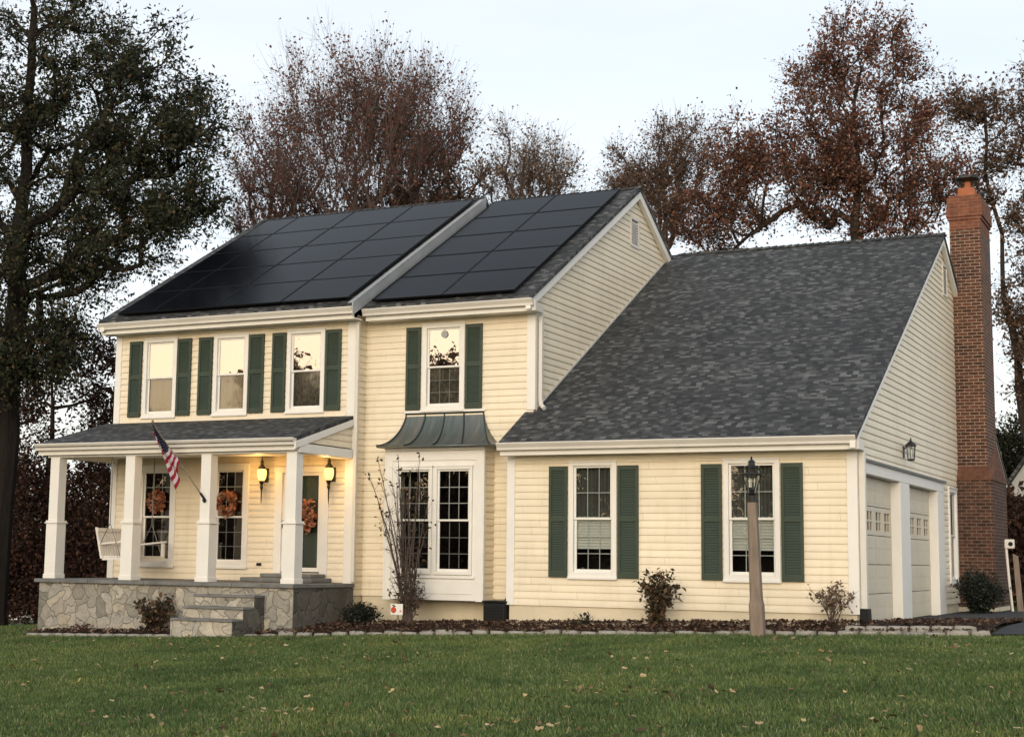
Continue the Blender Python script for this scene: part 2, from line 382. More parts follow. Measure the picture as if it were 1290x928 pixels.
def siding(name, F, poly, holes, parent, ex=.107, mat=None, **props):
    zs = [q[1] for q in poly]; z0, z1 = min(zs), max(zs); n = len(poly)
    def span(z):
        xs = []
        for i in range(n):
            (a, za), (b, zb) = poly[i], poly[(i+1)%n]
            if min(za,zb)-1e-9 <= z <= max(za,zb)+1e-9:
                if abs(za-zb) < 1e-9: xs += [a, b]
                else: xs.append(a+(b-a)*(z-za)/(zb-za))
        return min(xs), max(xs)
    prof = [(0, .0165), (.30, .0155), (.52, .0125), (.72, .0075), (.88, .003), (1, .0)]
    def off(z):
        t = (z-z0)/ex; t -= math.floor(t+1e-7); t = max(0, t)
        for (a, oa), (b, ob) in zip(prof, prof[1:]):
            if t <= b: return oa+(ob-oa)*(t-a)/(b-a)
        return prof[-1][1]
    cuts = set(zs)|{h for q in holes for h in q[2:4] if z0 < h < z1}
    k = 0
    while z0+k*ex < z1:
        for t, _ in prof[:-1]: cuts.add(z0+(k+t)*ex)
        k += 1
    cuts = sorted(z for z in cuts if z0-1e-9 <= z <= z1+1e-9); mb = MB()
    cs = [cuts[0]]
    for z in cuts[1:]:
        if z-cs[-1] > 1e-4: cs.append(z)
    for za, zb in zip(cs, cs[1:]):
        a0, a1 = span(za+1e-6); b0, b1 = span(zb-1e-6)
        zm = (za+zb)/2; segs = [((a0,b0),(a1,b1))]
        for h0, h1, v0, v1 in holes:
            if v0 < zm < v1:
                new = []
                for (l, r) in segs:
                    if h1 <= l[0] or h0 >= r[0]: new.append((l, r)); continue
                    if h0 > l[0]: new.append((l, (h0,h0)))
                    if h1 < r[0]: new.append(((h1,h1), r))
                segs = new
        wa, wb = off(za+1e-6), off(zb-1e-6)
        course = abs(((za-z0)/ex)-round((za-z0)/ex)) < 1e-4
        for (l, r) in segs:
            if r[0]-l[0] < 1e-3 and r[1]-l[1] < 1e-3: continue
            q = [F.p(l[0], za, wa), F.p(r[0], za, wa), F.p(r[1], zb, wb), F.p(l[1], zb, wb)]
            mb.quad(*q)
            if course: mb.quad(F.p(l[0], za, 0), F.p(r[0], za, 0), F.p(r[0], za, wa), F.p(l[0], za, wa))
    return mb.build(name, mat or M['siding'], parent, **props)

# ------------------------------------------------------------------ the house
H = thing('house', 'cream sided two-storey house with green shutters, solar panels and attached two-door garage', 'house', (-6.5, 3, 0))

GW = [(-4.292,-3.524), (-1.885,-1.06)]
LW = [(-12.61,-11.88), (-11.088,-10.368), (-9.573,-8.826)]
GZ, LZ, MZ, PZ = (.593,2.318), (3.246,4.645), (3.237,4.655), (.648,2.385)
PW = [(-12.62,-11.80), (-11.06,-10.275)]
DOOR = (-9.74,-8.684,.60,2.32)
e = .03
hole = lambda u, z: (u[0]+e, u[1]-e, z[0]+e, z[1]-e)
RZ = lambda y: 2.62+.5605*(y+.40)                       # garage roof surface
MRZ = lambda y: 4.965+.567*(y-.19) if y < 5.19 else 7.80-.567*(y-5.19)   # main roof surface

siding('wall', FRONT(0), [(-5.29,.168),(0,.168),(0,2.40),(-5.29,2.40)], [hole(w, GZ) for w in GW], H)
siding('wall', RIGHT(0), [(0,.168),(14.4,.168),(14.4,2.55),(7.19,6.80),(0,2.60)], [(.472,2.95,0,2.13),(3.693,6.2,0,2.13),(7.42,8.22,.56,2.22),(7.45,7.85,5.8,6.36)], H)
siding('wall', FRONT(.591), [(-8.236,.23),(-5.153,.23),(-5.153,4.80),(-8.236,4.80)], [hole((-7.157,-6.376), MZ), (-7.45,-5.95,.3,2.5)], H)
siding('wall', RIGHT(-5.153), [(.591,2.6),(9.9,2.6),(9.9,4.9),(5.19,7.72),(.591,4.95)], [(4.92,5.32,6.66,7.18)], H)
siding('wall', FRONT(.25), [(-13.21,.436),(-8.236,.436),(-8.236,4.76),(-13.21,4.76)],
       [hole(w, LZ) for w in LW]+[hole(w, PZ) for w in PW]+[(DOOR[0]+.03, DOOR[1]-.03, DOOR[2]-.02, DOOR[3]-.03)], H)
siding('wall', RIGHT(-8.236), [(.25,.23),(.591,.23),(.591,4.85),(.25,4.85)], [], H)
siding('wall', Frame((-13.21,0,0),(0,-1,0),(-1,0,0)), [(-10.2,.0),(-.25,.0),(-.25,4.9),(-5.0,7.72),(-10.2,4.9)], [], H)
for q in ((-13.2,-5.16,10.1,10.15,-.6,4.9), (-5.15,-.02,14.3,14.35,-.6,2.6), (-5.29,-5.25,.03,.56,-.3,2.4), (-5.2,-5.16,10.2,14.3,-.6,2.6)):
    mb = MB(); mb.box(*q); mb.build('wall', M['siding'], H)
for q in ((-5.28,-.012,.012,.2,-.5,.165), (-.2,-.014,.21,.45,-.5,.165), (-.2,-.014,2.96,3.68,-.5,.165), (-.2,-.014,6.21,14.3,-.5,.165), (-8.225,-5.16,.605,.8,-.6,.226), (-8.4,-8.245,.255,.66,-.6,.226), (-13.2,-12.9,.3,10.1,-1.4,-.002)):
    mb = MB(); mb.box(*q); mb.build('foundation', M['parge'], H)

# corner boards and trim
def boards(rects, name='corner_board', mat='trim', bevel=.004):
    for r in rects:
        mb = MB(); mb.box(*r); mb.build(name, M[mat], H, bevel)
def L_corner(x, y, z0, z1, wx=.115, wy=.075, sx=-1):
    mb = MB(); t = .03
    mb.prism([(x+t, y-t), (x+t, y+wy), (x+.001, y+wy), (x+.001, y+.001), (x-wx, y+.001), (x-wx, y-t)], 'z', z0, z1)
    mb.build('corner_board', M['trim'], H, .004)
L_corner(0, 0, .168, 2.42); L_corner(-5.153, .591, 3.2, 4.8); L_corner(-8.236, .25, .42, 4.78, .14, .07)
def L_cornerL(x, y, z0, z1, wx=.10):
    mb = MB(); t = .03
    mb.prism([(x-t, y-t), (x+wx, y-t), (x+wx, y+.001), (x-.001, y+.001), (x-.001, y+.1), (x-t, y+.1)], 'z', z0, z1)
    mb.build('corner_board', M['trim'], H, .004)
L_cornerL(-5.29, 0, .168, 2.42, .1); L_cornerL(-13.21, .25, .43, 4.78, .1)
boards([(-5.19,-.12,-.026,.0,2.35,2.43), (-8.10,-5.27,.565,.59,4.73,4.81), (-13.1,-8.39,.224,.249,4.70,4.78), (-13.1,-8.39,.224,.249,3.16,3.235)], 'frieze_board', 'cream')

def hline(p, q): pass
def slab(mb, x0, x1, ya, za, yb, zb, th=.07):
    mb.hexa([(x0,ya,za-th),(x1,ya,za-th),(x1,yb,zb-th),(x0,yb,zb-th),(x0,ya,za),(x1,ya,za),(x1,yb,zb),(x0,yb,zb)])
# garage roof
mb = MB(); slab(mb, -5.30, .115, -.40, RZ(-.40), .585, RZ(.585)); slab(mb, -5.145, .115, .585, RZ(.585), 7.19, RZ(7.19))
slab(mb, -5.145, .115, 7.19, RZ(7.19), 14.75, RZ(7.19)-.5605*(14.75-7.19)); gr = mb.build('roof', M['roof'], H)
def ridge(parent, xa, xb, y, z, s=.56):
    mb = MB(); n = int((xb-xa)/.14); 
    for i in range(n):
        a = xa+(xb-xa)*i/n; b = a+(xb-xa)/n+.012; t = .012+random.uniform(0, .006); w = .115
        mb.add([(a,y-w,z-w*s+.006),(a,y,z+.012),(a,y+w,z-w*s+.006),(b,y-w,z-w*s+t+.01),(b,y,z+t+.018),(b,y+w,z-w*s+t+.01)],
               [(0,1,4,3),(1,2,5,4),(3,4,1,0)[::-1] and (3,4,5),(0,2,1)])
    mb.build('ridge_cap', M['roof'], parent)
ridge(gr, -5.0, .115, 7.19, RZ(7.19))
# main roof, middle section then the left section which stands forward and a little higher
LR = lambda y: 4.97+.567*(y+.15) if y < 4.86 else 4.97+.567*5.01-.567*(y-4.86)
mb = MB(); slab(mb, -8.10, -5.03, .19, MRZ(.19), 5.19, MRZ(5.19)); slab(mb, -8.10, -5.03, 5.19, 7.80, 10.3, 7.80-.567*5.11); mr = mb.build('roof', M['roof'], H)
ridge(mr, -8.0, -5.03, 5.19, 7.80)
mb = MB(); slab(mb, -13.36, -8.115, -.15, LR(-.15), 4.86, LR(4.86)); slab(mb, -13.36, -8.115, 4.86, LR(4.86), 10.3, LR(4.86)-.567*(10.3-4.86)); lr = mb.build('roof', M['roof'], H)
ridge(lr, -13.3, -8.12, 4.86, LR(4.86))
# grey flashing on the step between the two roofs
mb = MB(); s = .567
for (ya, yb) in ((-.13, 3.60), (3.606, 4.84)):
    mb.hexa([(-8.112,ya,LR(ya)-.2),(-8.085,ya,LR(ya)-.2),(-8.085,yb,LR(yb)-.2),(-8.112,yb,LR(yb)-.2),(-8.112,ya,LR(ya)+.01),(-8.085,ya,LR(ya)+.01),(-8.085,yb,LR(yb)+.01),(-8.112,yb,LR(yb)+.01)])
    mb.hexa([(-8.19,ya,LR(ya)+.004),(-8.083,ya,LR(ya)+.012),(-8.083,yb,LR(yb)+.012),(-8.19,yb,LR(yb)+.004),(-8.19,ya,LR(ya)+.012),(-8.083,ya,LR(ya)+.02),(-8.083,yb,LR(yb)+.02),(-8.19,yb,LR(yb)+.012)])
mb.build('roof_flashing', M['flash'], H)

# rake boards on the gables
def rake(x0, x1, ya, za, yb, zb, w=.12, drop=.07):
    mb = MB(); za -= drop; zb -= drop
    mb.hexa([(x0,ya,za-w),(x1,ya,za-w),(x1,yb,zb-w),(x0,yb,zb-w),(x0,ya,za),(x1,ya,za),(x1,yb,zb),(x0,yb,zb)])
    mb.build('rake_board', M['trim'], H, .003)
rake(.019, .095, -.40, RZ(-.4), 7.185, RZ(7.185)); rake(.019, .095, 7.195, RZ(7.19), 14.7, RZ(7.19)-.5605*7.51)
rake(-5.134, -5.05, .2, MRZ(.2), 5.185, MRZ(5.185), .15); rake(-5.134, -5.05, 5.195, 7.8, 10.3, 7.8-.567*5.11, .15)
rake(-13.32, -13.235, -.15, LR(-.15), 4.85, LR(4.85))
# white step flashing where the main gable wall meets the garage roof
mb = MB(); mb.hexa([(-5.132,.62,RZ(.62)+.01),(-5.118,.62,RZ(.62)+.01),(-5.118,6.95,RZ(6.95)+.01),(-5.132,6.95,RZ(6.95)+.01),(-5.132,.62,RZ(.62)+.05),(-5.118,.62,RZ(.62)+.05),(-5.118,6.95,RZ(6.95)+.05),(-5.132,6.95,RZ(6.95)+.05)])
mb.build('step_flashing', M['metal_white'], H)

# gutters with fascia and soffit
def eave(x0, x1, yw, ye, zt, ret=None, ends=True):
    """gutter top at zt, gutter front at ye, wall face at yw"""
    prof = [(ye, zt), (ye-.008, zt-.012), (ye+.004, zt-.035), (ye+.03, zt-.075), (ye+.034, zt-.115), (ye+.11, zt-.115), (ye+.11, zt-.01)]
    mb = MB(); mb.prism(prof, 'x', x0, x1); g = mb.build('gutter', M['metal_white'], H, .004)
    mb = MB(); mb.box(x0+.02, x1-.02, ye+.112, ye+.135, zt-.19, zt-.03); mb.box(x0+.02, x1-.02, ye+.137, yw-.028, zt-.185, zt-.165)
    mb.build('soffit', M['trim'], H, .003)
eave(-5.33, .10, 0, -.43, 2.61); eave(-8.10, -5.02, .591, .165, 4.925); eave(-13.38, -8.09, .25, -.175, 4.925)
eave(-13.42, -8.235, -1.3, -1.60, 2.675)
# boxed eave returns on the gables
for (x0, x1, yf, yb, zt) in ((-5.13,-5.0,.28,.60,4.905), (.022,.12,-.3,.06,2.59)):
    mb = MB(); mb.prism([(yf, zt-.17), (yb, zt-.17), (yb, zt-.1), (yf+.02, zt-.0), (yf, zt-.0)], 'x', x0, x1); mb.build('eave_return', M['metal_white'], H, .004)

# downspouts
mb = MB(); x, y = -5.07, .68
mb.box(x-.03, x+.03, y-.04, y+.03, 3.32, 4.74); 
mb.build('downspout', M['metal_white'], H, .006)
mb = MB(); mb.tube([(x, y, 3.36), (x+.01, y-.02, 3.28), (x+.09, y-.07, 3.22)], .036, 8); mb.build('downspout', M['metal_white'], H)
mb = MB(); mb.box(.033, .118, .05, .15, .24, 2.44); ds = mb.build('downspout', M['metal_white'], H, .008)
mb = MB(); mb.prism([(.02,-.06),(.15,-.06),(.14,.20),(.024,.20)], 'y', .0, .17) if False else mb.prism([(.02,-.06),(.16,-.06),(.145,.25),(.024,.25)], 'y', -.02, .17); mb.build('boot', M['black_plastic'], ds, .01)
mb = MB(); mb.box(-8.21, -8.15, .18, .24, .45, 4.72)
mb.build('downspout', M['metal_white'], H, .008)

# windows ---------------------------------------------------------------
def window(F, u, z, cw=(.085,.085,.085,.085), rail=.5, top='glass', bot='glass_scr', gtop=(3,3), gbot=(3,3), back=None, sill=True, split=False):
    u0, u1 = u; v0, v1 = z; l, r, b, t = cw
    mb = MB(); d0, d1 = -.05, .036
    fbox(mb, F, u0, u0+l, v0, v1, d0, d1); fbox(mb, F, u1-r, u1, v0, v1, d0, d1)
    fbox(mb, F, u0+l, u1-r, v1-t, v1, d0, d1); fbox(mb, F, u0+l, u1-r, v0, v0+b, d0, d1)
    if sill: fbox(mb, F, u0-.012, u1+.012, v0-.02, v0+.018, d1+.001, d1+.022)
    fbox(mb, F, u0-.01, u1+.01, v1-.004, v1+.022, d0, d1+.012)
    w = mb.build('window', M['trim'], H, .004)
    a0, a1, c0, c1 = u0+l, u1-r, v0+b, v1-t
    vm = c0+(c1-c0)*rail; s = .035
    for (p0, p1, q, gm, gr_) in ((vm-.012, c1, .002, top, gtop), (c0, vm+.012, -.024, bot, gbot)):
        mb = MB(); k0, k1 = q-.02, q
        fbox(mb, F, a0, a0+s, p0, p1, k0, k1); fbox(mb, F, a1-s, a1, p0, p1, k0, k1)
        fbox(mb, F, a0+s, a1-s, p1-s*.85, p1, k0, k1); fbox(mb, F, a0+s, a1-s, p0, p0+s*(.85 if q > -.01 else 1.3), k0, k1)
        sa = mb.build('sash', M['trim'], w, .003)
        g0, g1, h0, h1 = a0+s-.004, a1-s+.004, p0+s*.8, p1-s*.8
        mb = MB(); mb.quad(*[F.p(x, y, q-.010) for x, y in ((g0,h0),(g1,h0),(g1,h1),(g0,h1))]); mb.build('pane', M[gm], w)
        if gr_:
            mb = MB(); nx, ny = gr_
            for i in range(1, nx): c = g0+(g1-g0)*i/nx; fbox(mb, F, c-.006, c+.006, h0, h1, q-.018, q-.013)
            for i in range(1, ny):
                c = h0+(h1-h0)*i/ny
                for k in range(nx): fbox(mb, F, g0+(g1-g0)*k/nx+(.0065 if k else 0), g0+(g1-g0)*(k+1)/nx-(.0065 if k < nx-1 else 0), c-.006, c+.006, q-.0178, q-.0132)
            mb.build('grille', M['trim'], w)
    for kind, f0, f1, mat in (back or ()):
        mb = MB(); n = 40 if kind == 'curtain' else 0
        y0, y1 = c0+(c1-c0)*f0, c0+(c1-c0)*f1
        if kind == 'curtain':
            for i in range(n):
                xa, xb = a0+(a1-a0)*i/n, a0+(a1-a0)*(i+1)/n
                wa, wb = -.10+.012*math.sin(i*1.3)+.006*math.sin(i*3.1), -.10+.012*math.sin((i+1)*1.3)+.006*math.sin((i+1)*3.1)
                mb.quad(F.p(xa,y0,wa), F.p(xb,y0,wb), F.p(xb,y1,wb), F.p(xa,y1,wa))
            mb.build('curtain', M[mat], w)
        else:
            n = int((y1-y0)/.04)
            for i in range(n):
                za = y0+(y1-y0)*i/n; zb = y0+(y1-y0)*(i+1)/n
                mb.quad(F.p(a0,za,-.075), F.p(a1,za,-.075), F.p(a1,zb+.004,-.10), F.p(a0,zb+.004,-.10))
            mb.build('blind', M[mat], w)
    # dark room behind the window
    mb = MB(); mb.quad(*[F.p(x, y, -.9) for x, y in ((u0-.5,v0-.4),(u1+.5,v0-.4),(u1+.5,v1+.3),(u0-.5,v1+.3))]); mb.build('room', M['screen_dark'], w)
    return w

for i, u in enumerate(LW):
    window(FRONT(.25), u, LZ, (.075,.075,.07,.06), .5, 'glass_hi', 'glass_scr', None, None, [('curtain', 0, 1, 'curtain')] if i < 2 else [('curtain', 0, .5, 'lace')])
window(FRONT(.591), (-7.157,-6.376), MZ, (.085,.085,.075,.06), .5, 'glass_hi', 'glass_scr', None, (3,3), [('curtain', 0, .5, 'lace')])
window(FRONT(0), GW[0], GZ, (.075,.075,.085,.055), .5, 'glass', 'glass', (3,2), (3,3), [('blind', .22, .52, 'blind'), ('curtain', .52, 1, 'sheer')])
window(FRONT(0), GW[1], GZ, (.075,.075,.085,.055), .5, 'glass', 'glass', (3,2), (3,3), [('blind', .22, .52, 'blind'), ('curtain', .52, 1, 'sheer')])
for u in PW: window(FRONT(.25), u, PZ, (.11,.11,.09,.09), .49, 'glass', 'glass_scr', (3,3), (3,3))
window(RIGHT(0), (7.39,8.26), (.53,2.25), (.1,.1,.08,.08), .5, 'glass', 'glass_scr', None, None)

# shutters ----------------------------------------------------------------
def shutter(F, u0, u1, v0, v1):
    mb = MB(); s = .045; a, b = .02, .052
    fbox(mb, F, u0, u0+s, v0, v1, a, b); fbox(mb, F, u1-s, u1, v0, v1, a, b)
    vm = v0+(v1-v0)*.52
    for c0, c1 in ((v0, v0+.08), (vm-.035, vm+.035), (v1-.065, v1)): fbox(mb, F, u0+s, u1-s, c0, c1, a, b-.001)
    for c0, c1 in ((v0+.08, vm-.035), (vm+.035, v1-.065)):
        n = int((c1-c0)/.036)
        for i in range(n):
            za, zb = c0+(c1-c0)*i/n, c0+(c1-c0)*(i+1)/n
            mb.quad(F.p(u0+s, za, .044), F.p(u1-s, za, .044), F.p(u1-s, zb, .028), F.p(u0+s, zb, .028))
            mb.quad(F.p(u0+s, za, .028), F.p(u1-s, za, .028), F.p(u1-s, za, .044), F.p(u0+s, za, .044))
    mb.build('shutter', M['shutter'], H, .002)
for a, b in ((-12.916,-12.64), (-11.86,-11.563), (-11.402,-11.11), (-10.345,-10.037), (-9.868,-9.595), (-8.805,-8.502)): shutter(FRONT(.25), a, b, 3.264, 4.622)
for a, b in ((-7.45,-7.18), (-6.355,-6.054)): shutter(FRONT(.591), a, b, 3.255, 4.627)
for a, b in ((-4.611,-4.31), (-3.505,-3.176), (-2.213,-1.905), (-1.042,-.727)): shutter(FRONT(0), a, b, .599, 2.262)

# bay window ---------------------------------------------------------------
BX0, BX1, BY = -7.575, -5.835, .203
FB = FRONT(BY)
mb = MB()
W1, W2 = (-7.40,-6.735), (-6.69,-6.02)
cz0, cz1 = .60, 2.30
fbox(mb, FB, BX0, W1[0], .20, 2.594, -.03, 0); fbox(mb, FB, W2[1], BX1, .20, 2.594, -.03, 0)
fbox(mb, FB, W1[0], W2[1], .20, cz0, -.03, -.001); fbox(mb, FB, W1[0], W2[1], cz1, 2.594, -.03, -.001); fbox(mb, FB, W1[1], W2[0], cz0, cz1, -.03, .0)
fbox(mb, FB, W1[0]-.05, W2[1]+.05, cz0-.06, cz0-.02, .001, .03)
fbox(mb, FB, W1[0]-.02, W2[1]+.02, .30, .50, .0005, .010)
fbox(mb, FB, BX0, BX0+.11, .19, 2.55, .001, .018); fbox(mb, FB, BX1-.11, BX1, .19, 2.55, .001, .018); fbox(mb, FB, BX0+.11, BX1-.11, 2.40, 2.55, .001, .017)
mb.box(BX0, BX1, BY+.03, .585, .195, .23); mb.box(BX0, BX0+.02, BY+.03, .585, .23, 2.594)
mb.box(BX1+.001, BX1+.02, BY-.018, BY+.05, .195, 2.594); mb.box(BX0-.02, BX1+.03, BY-.05, .575, 2.56, 2.62)
mb.build('bay', M['trim'], H, .004)
siding('wall', RIGHT(BX1), [(BY+.05,.2),(.59,.2),(.59,2.56),(BY+.05,2.56)], [], H)
mb = MB(); mb.box(BX0-.03, BX0-.001, BY-.018, BY+.05, .195, 2.594); mb.build('corner_board', M['trim'], H)
for u in (W1, W2): window(FB, u, (cz0, cz1), (.045,.045,.045,.045), .5, 'glass', 'glass_scr', (3,3), (3,3), None, False)
# concave standing-seam roof over the bay
def cop(t):  # t 0 at the wall, 1 at the drip edge: returns (y, z)
    return (.585-.60*t**1.35*1.0, 3.19-.56*(1-(1-t)**1.75))
N = 14; tw = (-7.44,-6.03); bw = (-7.66,-5.62)
def cx(t, k): f = t**1.5; return (tw[0]+(bw[0]-tw[0])*f) if k == 0 else (tw[1]+(bw[1]-tw[1])*(.35*t+.65*f))
mb = MB()
for i in range(N):
    a, b = i/N, (i+1)/N; (ya, za), (yb, zb) = cop(a), cop(b)
    mb.quad((cx(b,0),yb,zb), (cx(b,1),yb,zb), (cx(a,1),ya,za), (cx(a,0),ya,za))
    mb.quad((cx(b,1),yb,zb), (cx(b,1),.59,zb), (cx(a,1),.59,za), (cx(a,1),ya,za))
    mb.quad((cx(b,0),.59,zb), (cx(b,0),yb,zb), (cx(a,0),ya,za), (cx(a,0),.59,za))
y1, z1 = cop(1); mb.box(bw[0], bw[1], y1, .59, z1-.025, z1-.001)
br = mb.build('bay_roof', M['copper'], H, 0, True)
mb = MB()
for k in range(5):
    f = k/4
    path = []
    for i in range(N+1):
        t = i/N; y, z = cop(t); path.append((cx(t,0)+(cx(t,1)-cx(t,0))*f, y-.006, z+.012))
    mb.tube(path, .0125, 6)
mb.tube([(tw[0]-.01,.57,3.195),(tw[1]+.01,.57,3.195)], .016, 6)
mb.build('standing_seams', M['copper_seam'], br)
boards([(-7.47,-6.0,.55,.574,3.205,3.245)], 'frieze_board', 'trim')

# gable vents and coach light ---------------------------------------------
def vent(x, y0, y1, z0, z1):
    mb = MB(); F = RIGHT(x)
    fbox(mb, F, y0, y0+.04, z0, z1, -.03, .03); fbox(mb, F, y1-.04, y1, z0, z1, -.03, .03); fbox(mb, F, y0+.04, y1-.04, z0, z0+.04, -.03, .03); fbox(mb, F, y0+.04, y1-.04, z1-.04, z1, -.03, .03)
    n = int((z1-z0-.08)/.05)
    for i in range(n):
        za = z0+.04+i*.05; mb.quad(F.p(y0+.04, za, .024), F.p(y1-.04, za, .024), F.p(y1-.04, za+.046, .004), F.p(y0+.04, za+.046, .004))
    mb.quad(*[F.p(a, b, -.028) for a, b in ((y0,z0),(y1,z0),(y1,z1),(y0,z1))])
    mb.build('gable_vent', M['metal_white'], H)
vent(-5.153, 4.90, 5.34, 6.64, 7.20); vent(0, 7.43, 7.87, 5.78, 6.38)

def lantern_parts(c, out, parent, lit, big=1.0):
    """wall lantern: c is the point on the wall, out the unit vector from the wall"""
    o = Vector(out); c = Vector(c); q = c+o*.13*big; s = big
    mb = MB()
    t = Vector((-o.y, o.x, 0))
    pl = [c+t*a+Vector((0,0,z)) for a, z in ((-.035*s,-.1*s),(.035*s,-.1*s),(.035*s,.1*s),(-.035*s,.1*s))]
    mb.hexa([tuple(p) for p in (pl[0], pl[1], pl[1]+o*.02, pl[0]+o*.02, pl[3], pl[2], pl[2]+o*.02, pl[3]+o*.02)])
    mb.tube([c+Vector((0,0,-.02*s)), c+o*.06*s+Vector((0,0,-.05*s)), q+Vector((0,0,-.09*s))] if lit else [c+Vector((0,0,.04*s)), c+o*.07*s+Vector((0,0,.10*s)), q+Vector((0,0,.12*s))], .011*s, 6)
    if lit:
        mb.lathe([(.004,-.42*s),(.010,-.36*s),(.014,-.22*s),(.03,-.18*s),(.02,-.15*s),(.045,-.10*s),(.05,-.085*s)], tuple(q), 10)
        mb.lathe([(.06*s,.085*s),(.062*s,.10*s),(.035*s,.13*s),(.02*s,.16*s),(.03*s,.19*s),(.012*s,.22*s),(.005*s,.27*s)], tuple(q), 10)
    else:
        mb.lathe([(.10*s,.10*s),(.10*s,.115*s),(.055*s,.16*s),(.02*s,.19*s),(.015*s,.215*s),(.004*s,.25*s)], tuple(q), 8)
        mb.lathe([(.06*s,-.15*s),(.065*s,-.13*s),(.062*s,-.12*s)], tuple(q), 6)
        for k in range(6):
            a = 2*math.pi*(k+.5)/6; mb.tube([(q.x+.058*s*math.cos(a), q.y+.058*s*math.sin(a), q.z-.13*s), (q.x+.078*s*math.cos(a), q.y+.078*s*math.sin(a), q.z+.105*s)], .006*s, 5)
    l = mb.build('wall_lantern', M['black'], parent)
    mb = MB()
    if lit: mb.lathe([(.042,-.085*s),(.058*s,-.05*s),(.068*s,.01*s),(.066*s,.06*s),(.056*s,.085*s)], tuple(q), 16); mb.build('lamp_glass', M['lamp_on'], l, 0, True)
    else: mb.lathe([(.052*s,-.12*s),(.072*s,.10*s)], tuple(q), 6); mb.build('lamp_glass', M['glass_clear'], l); mb = MB(); mb.lathe([(.012,-.1),(.016,-.03),(.016,.03),(.004,.05)], tuple(q), 8); mb.build('bulb', M['blind'], l)
    return q
LQ = [lantern_parts((-9.92,.232,2.20), (0,-1,0), H, True, 1.15), lantern_parts((-8.60,.232,2.20), (0,-1,0), H, True, 1.15)]
lantern_parts((.016,3.35,2.62), (1,0,0), H, False, .92)

# garage doors ---------------------------------------------------------------
F = RIGHT(0)
def gdoor(y0, y1):
    mb = MB(); x0, x1 = -.15, -.115; zt = 2.13
    n = 5; hs = zt/n
    for k in range(n):
        a, b = k*hs+.005, (k+1)*hs-.005
        if k == 3: continue
        mb.box(x0, x1, y0, y1, a, b)
        m = 4; pw = (y1-y0)/m
        for j in range(m):
            p, q = y0+j*pw+.06, y0+(j+1)*pw-.06
            for (u, v) in ((a+.04, (a+b)/2-.025), ((a+b)/2+.025, b-.04)):
                mb.prism([(p, u), (q, u), (q, v), (p, v)], 'x', x1+.0005, x1+.0035)
    a, b = 3*hs+.005, 4*hs-.005
    W = 4; ww = .40; pw = (y1-y0)/W; wins = []
    mb.box(x0, x1, y0, y1, a, a+.07); mb.box(x0, x1, y0, y1, b-.07, b)
    prev = y0
    for j in range(W):
        p = y0+pw*(j+.5)-ww/2; mb.box(x0, x1, prev, p, a+.07, b-.07); prev = p+ww; wins.append((p, p+ww, a+.07, b-.07))
    mb.box(x0, x1, prev, y1, a+.07, b-.07)
    d = mb.build('garage_door', M['gdoor'], H, .003)
    for (p, q, u, v) in wins:
        g = MB(); g.quad((-.135,p,u),(-.135,q,u),(-.135,q,v),(-.135,p,v)); g.build('window_pane', M['glass'], d)
        g = MB(); c, r = (p+q)/2, (u+v)/2
        g.box(-.132,-.118,c-.014,c+.014,u,v); g.box(-.132,-.118,p,c-.0145,r-.014,r+.014); g.box(-.132,-.118,c+.0145,q,r-.014,r+.014); g.build('muntin', M['gdoor'], d)
    g = MB(); g.quad((-1.0,y0-.4,-.1),(-1.0,y1+.4,-.1),(-1.0,y1+.4,2.2),(-1.0,y0-.4,2.2)); g.build('garage_interior', M['screen_dark'], d)
gdoor(.475, 2.947); gdoor(3.696, 6.197)
boards([(-.16,.035,.075,.47,-.02,2.13), (-.16,.035,2.951,3.69,-.02,2.13), (-.16,.035,6.20,6.84,-.02,2.13), (-.16,.036,.075,6.84,2.133,2.295)], 'door_casing')
mb = MB(); mb.prism([(.0375,2.297),(.075,2.297),(.09,2.33),(.0375,2.345)], 'y', .06, 6.87); mb.build('door_header', M['flash'], H)
mb = MB(); mb.box(.002,.03,.2,6.8,.0,.0) if False else None

# chimney ---------------------------------------------------------------------
CY0, CY1 = 8.56, 9.75
mb = MB(); t = .55
mb.box(-.02, .645, CY0-.17, CY1+.5, -.4, 2.43)
base_ = mb; mb = MB(); sho = MB(); sho.add([(-.02,CY0-.185,2.43),(.66,CY0-.185,2.43),(.66,CY1+.5,2.43),(-.02,CY1+.5,2.43),(-.02,CY0-.002,2.70),(t+.002,CY0-.002,2.70),(t+.002,CY1,3.2),(-.02,CY1,3.2)],
       [(0,3,2,1),(0,1,5,4),(1,2,6,5),(2,3,7,6),(3,0,4,7)])
mb.add([(-.02,CY0,2.68),(t,CY0,2.68),(t,CY1,3.2),(-.02,CY1,3.2),(-.02,CY0,7.22),(t,CY0,7.22),(t,CY1,7.22),(-.02,CY1,7.22)], [(0,1,5,4),(1,2,6,5),(2,3,7,6),(3,0,4,7),(4,5,6,7)])
ch = mb.build('chimney', M['brick'], H); base_.build('firebox', M['brick_dark'], ch); sho.build('shoulder', M['brick_cap'], ch)
mb = MB(); o = .0
for (z0, z1, g) in ((7.221,7.40,.0), (7.401,7.46,.022), (7.461,7.66,.045), (7.661,7.84,.03), (7.841,7.88,.0)):
    mb.box(-.02-g, t+g, CY0-g, CY1+g, z0, z1)
mb.add([(-.02,CY0,7.88),(t,CY0,7.88),(t,CY1,7.88),(-.02,CY1,7.88),(.1,CY0+.15,7.90),(.43,CY0+.15,7.90),(.43,CY1-.5,7.90),(.1,CY1-.5,7.90)], [(0,1,5,4),(1,2,6,5),(2,3,7,6),(3,0,4,7),(4,5,6,7)])
mb.build('corbelled_crown', M['brick_top'], ch)
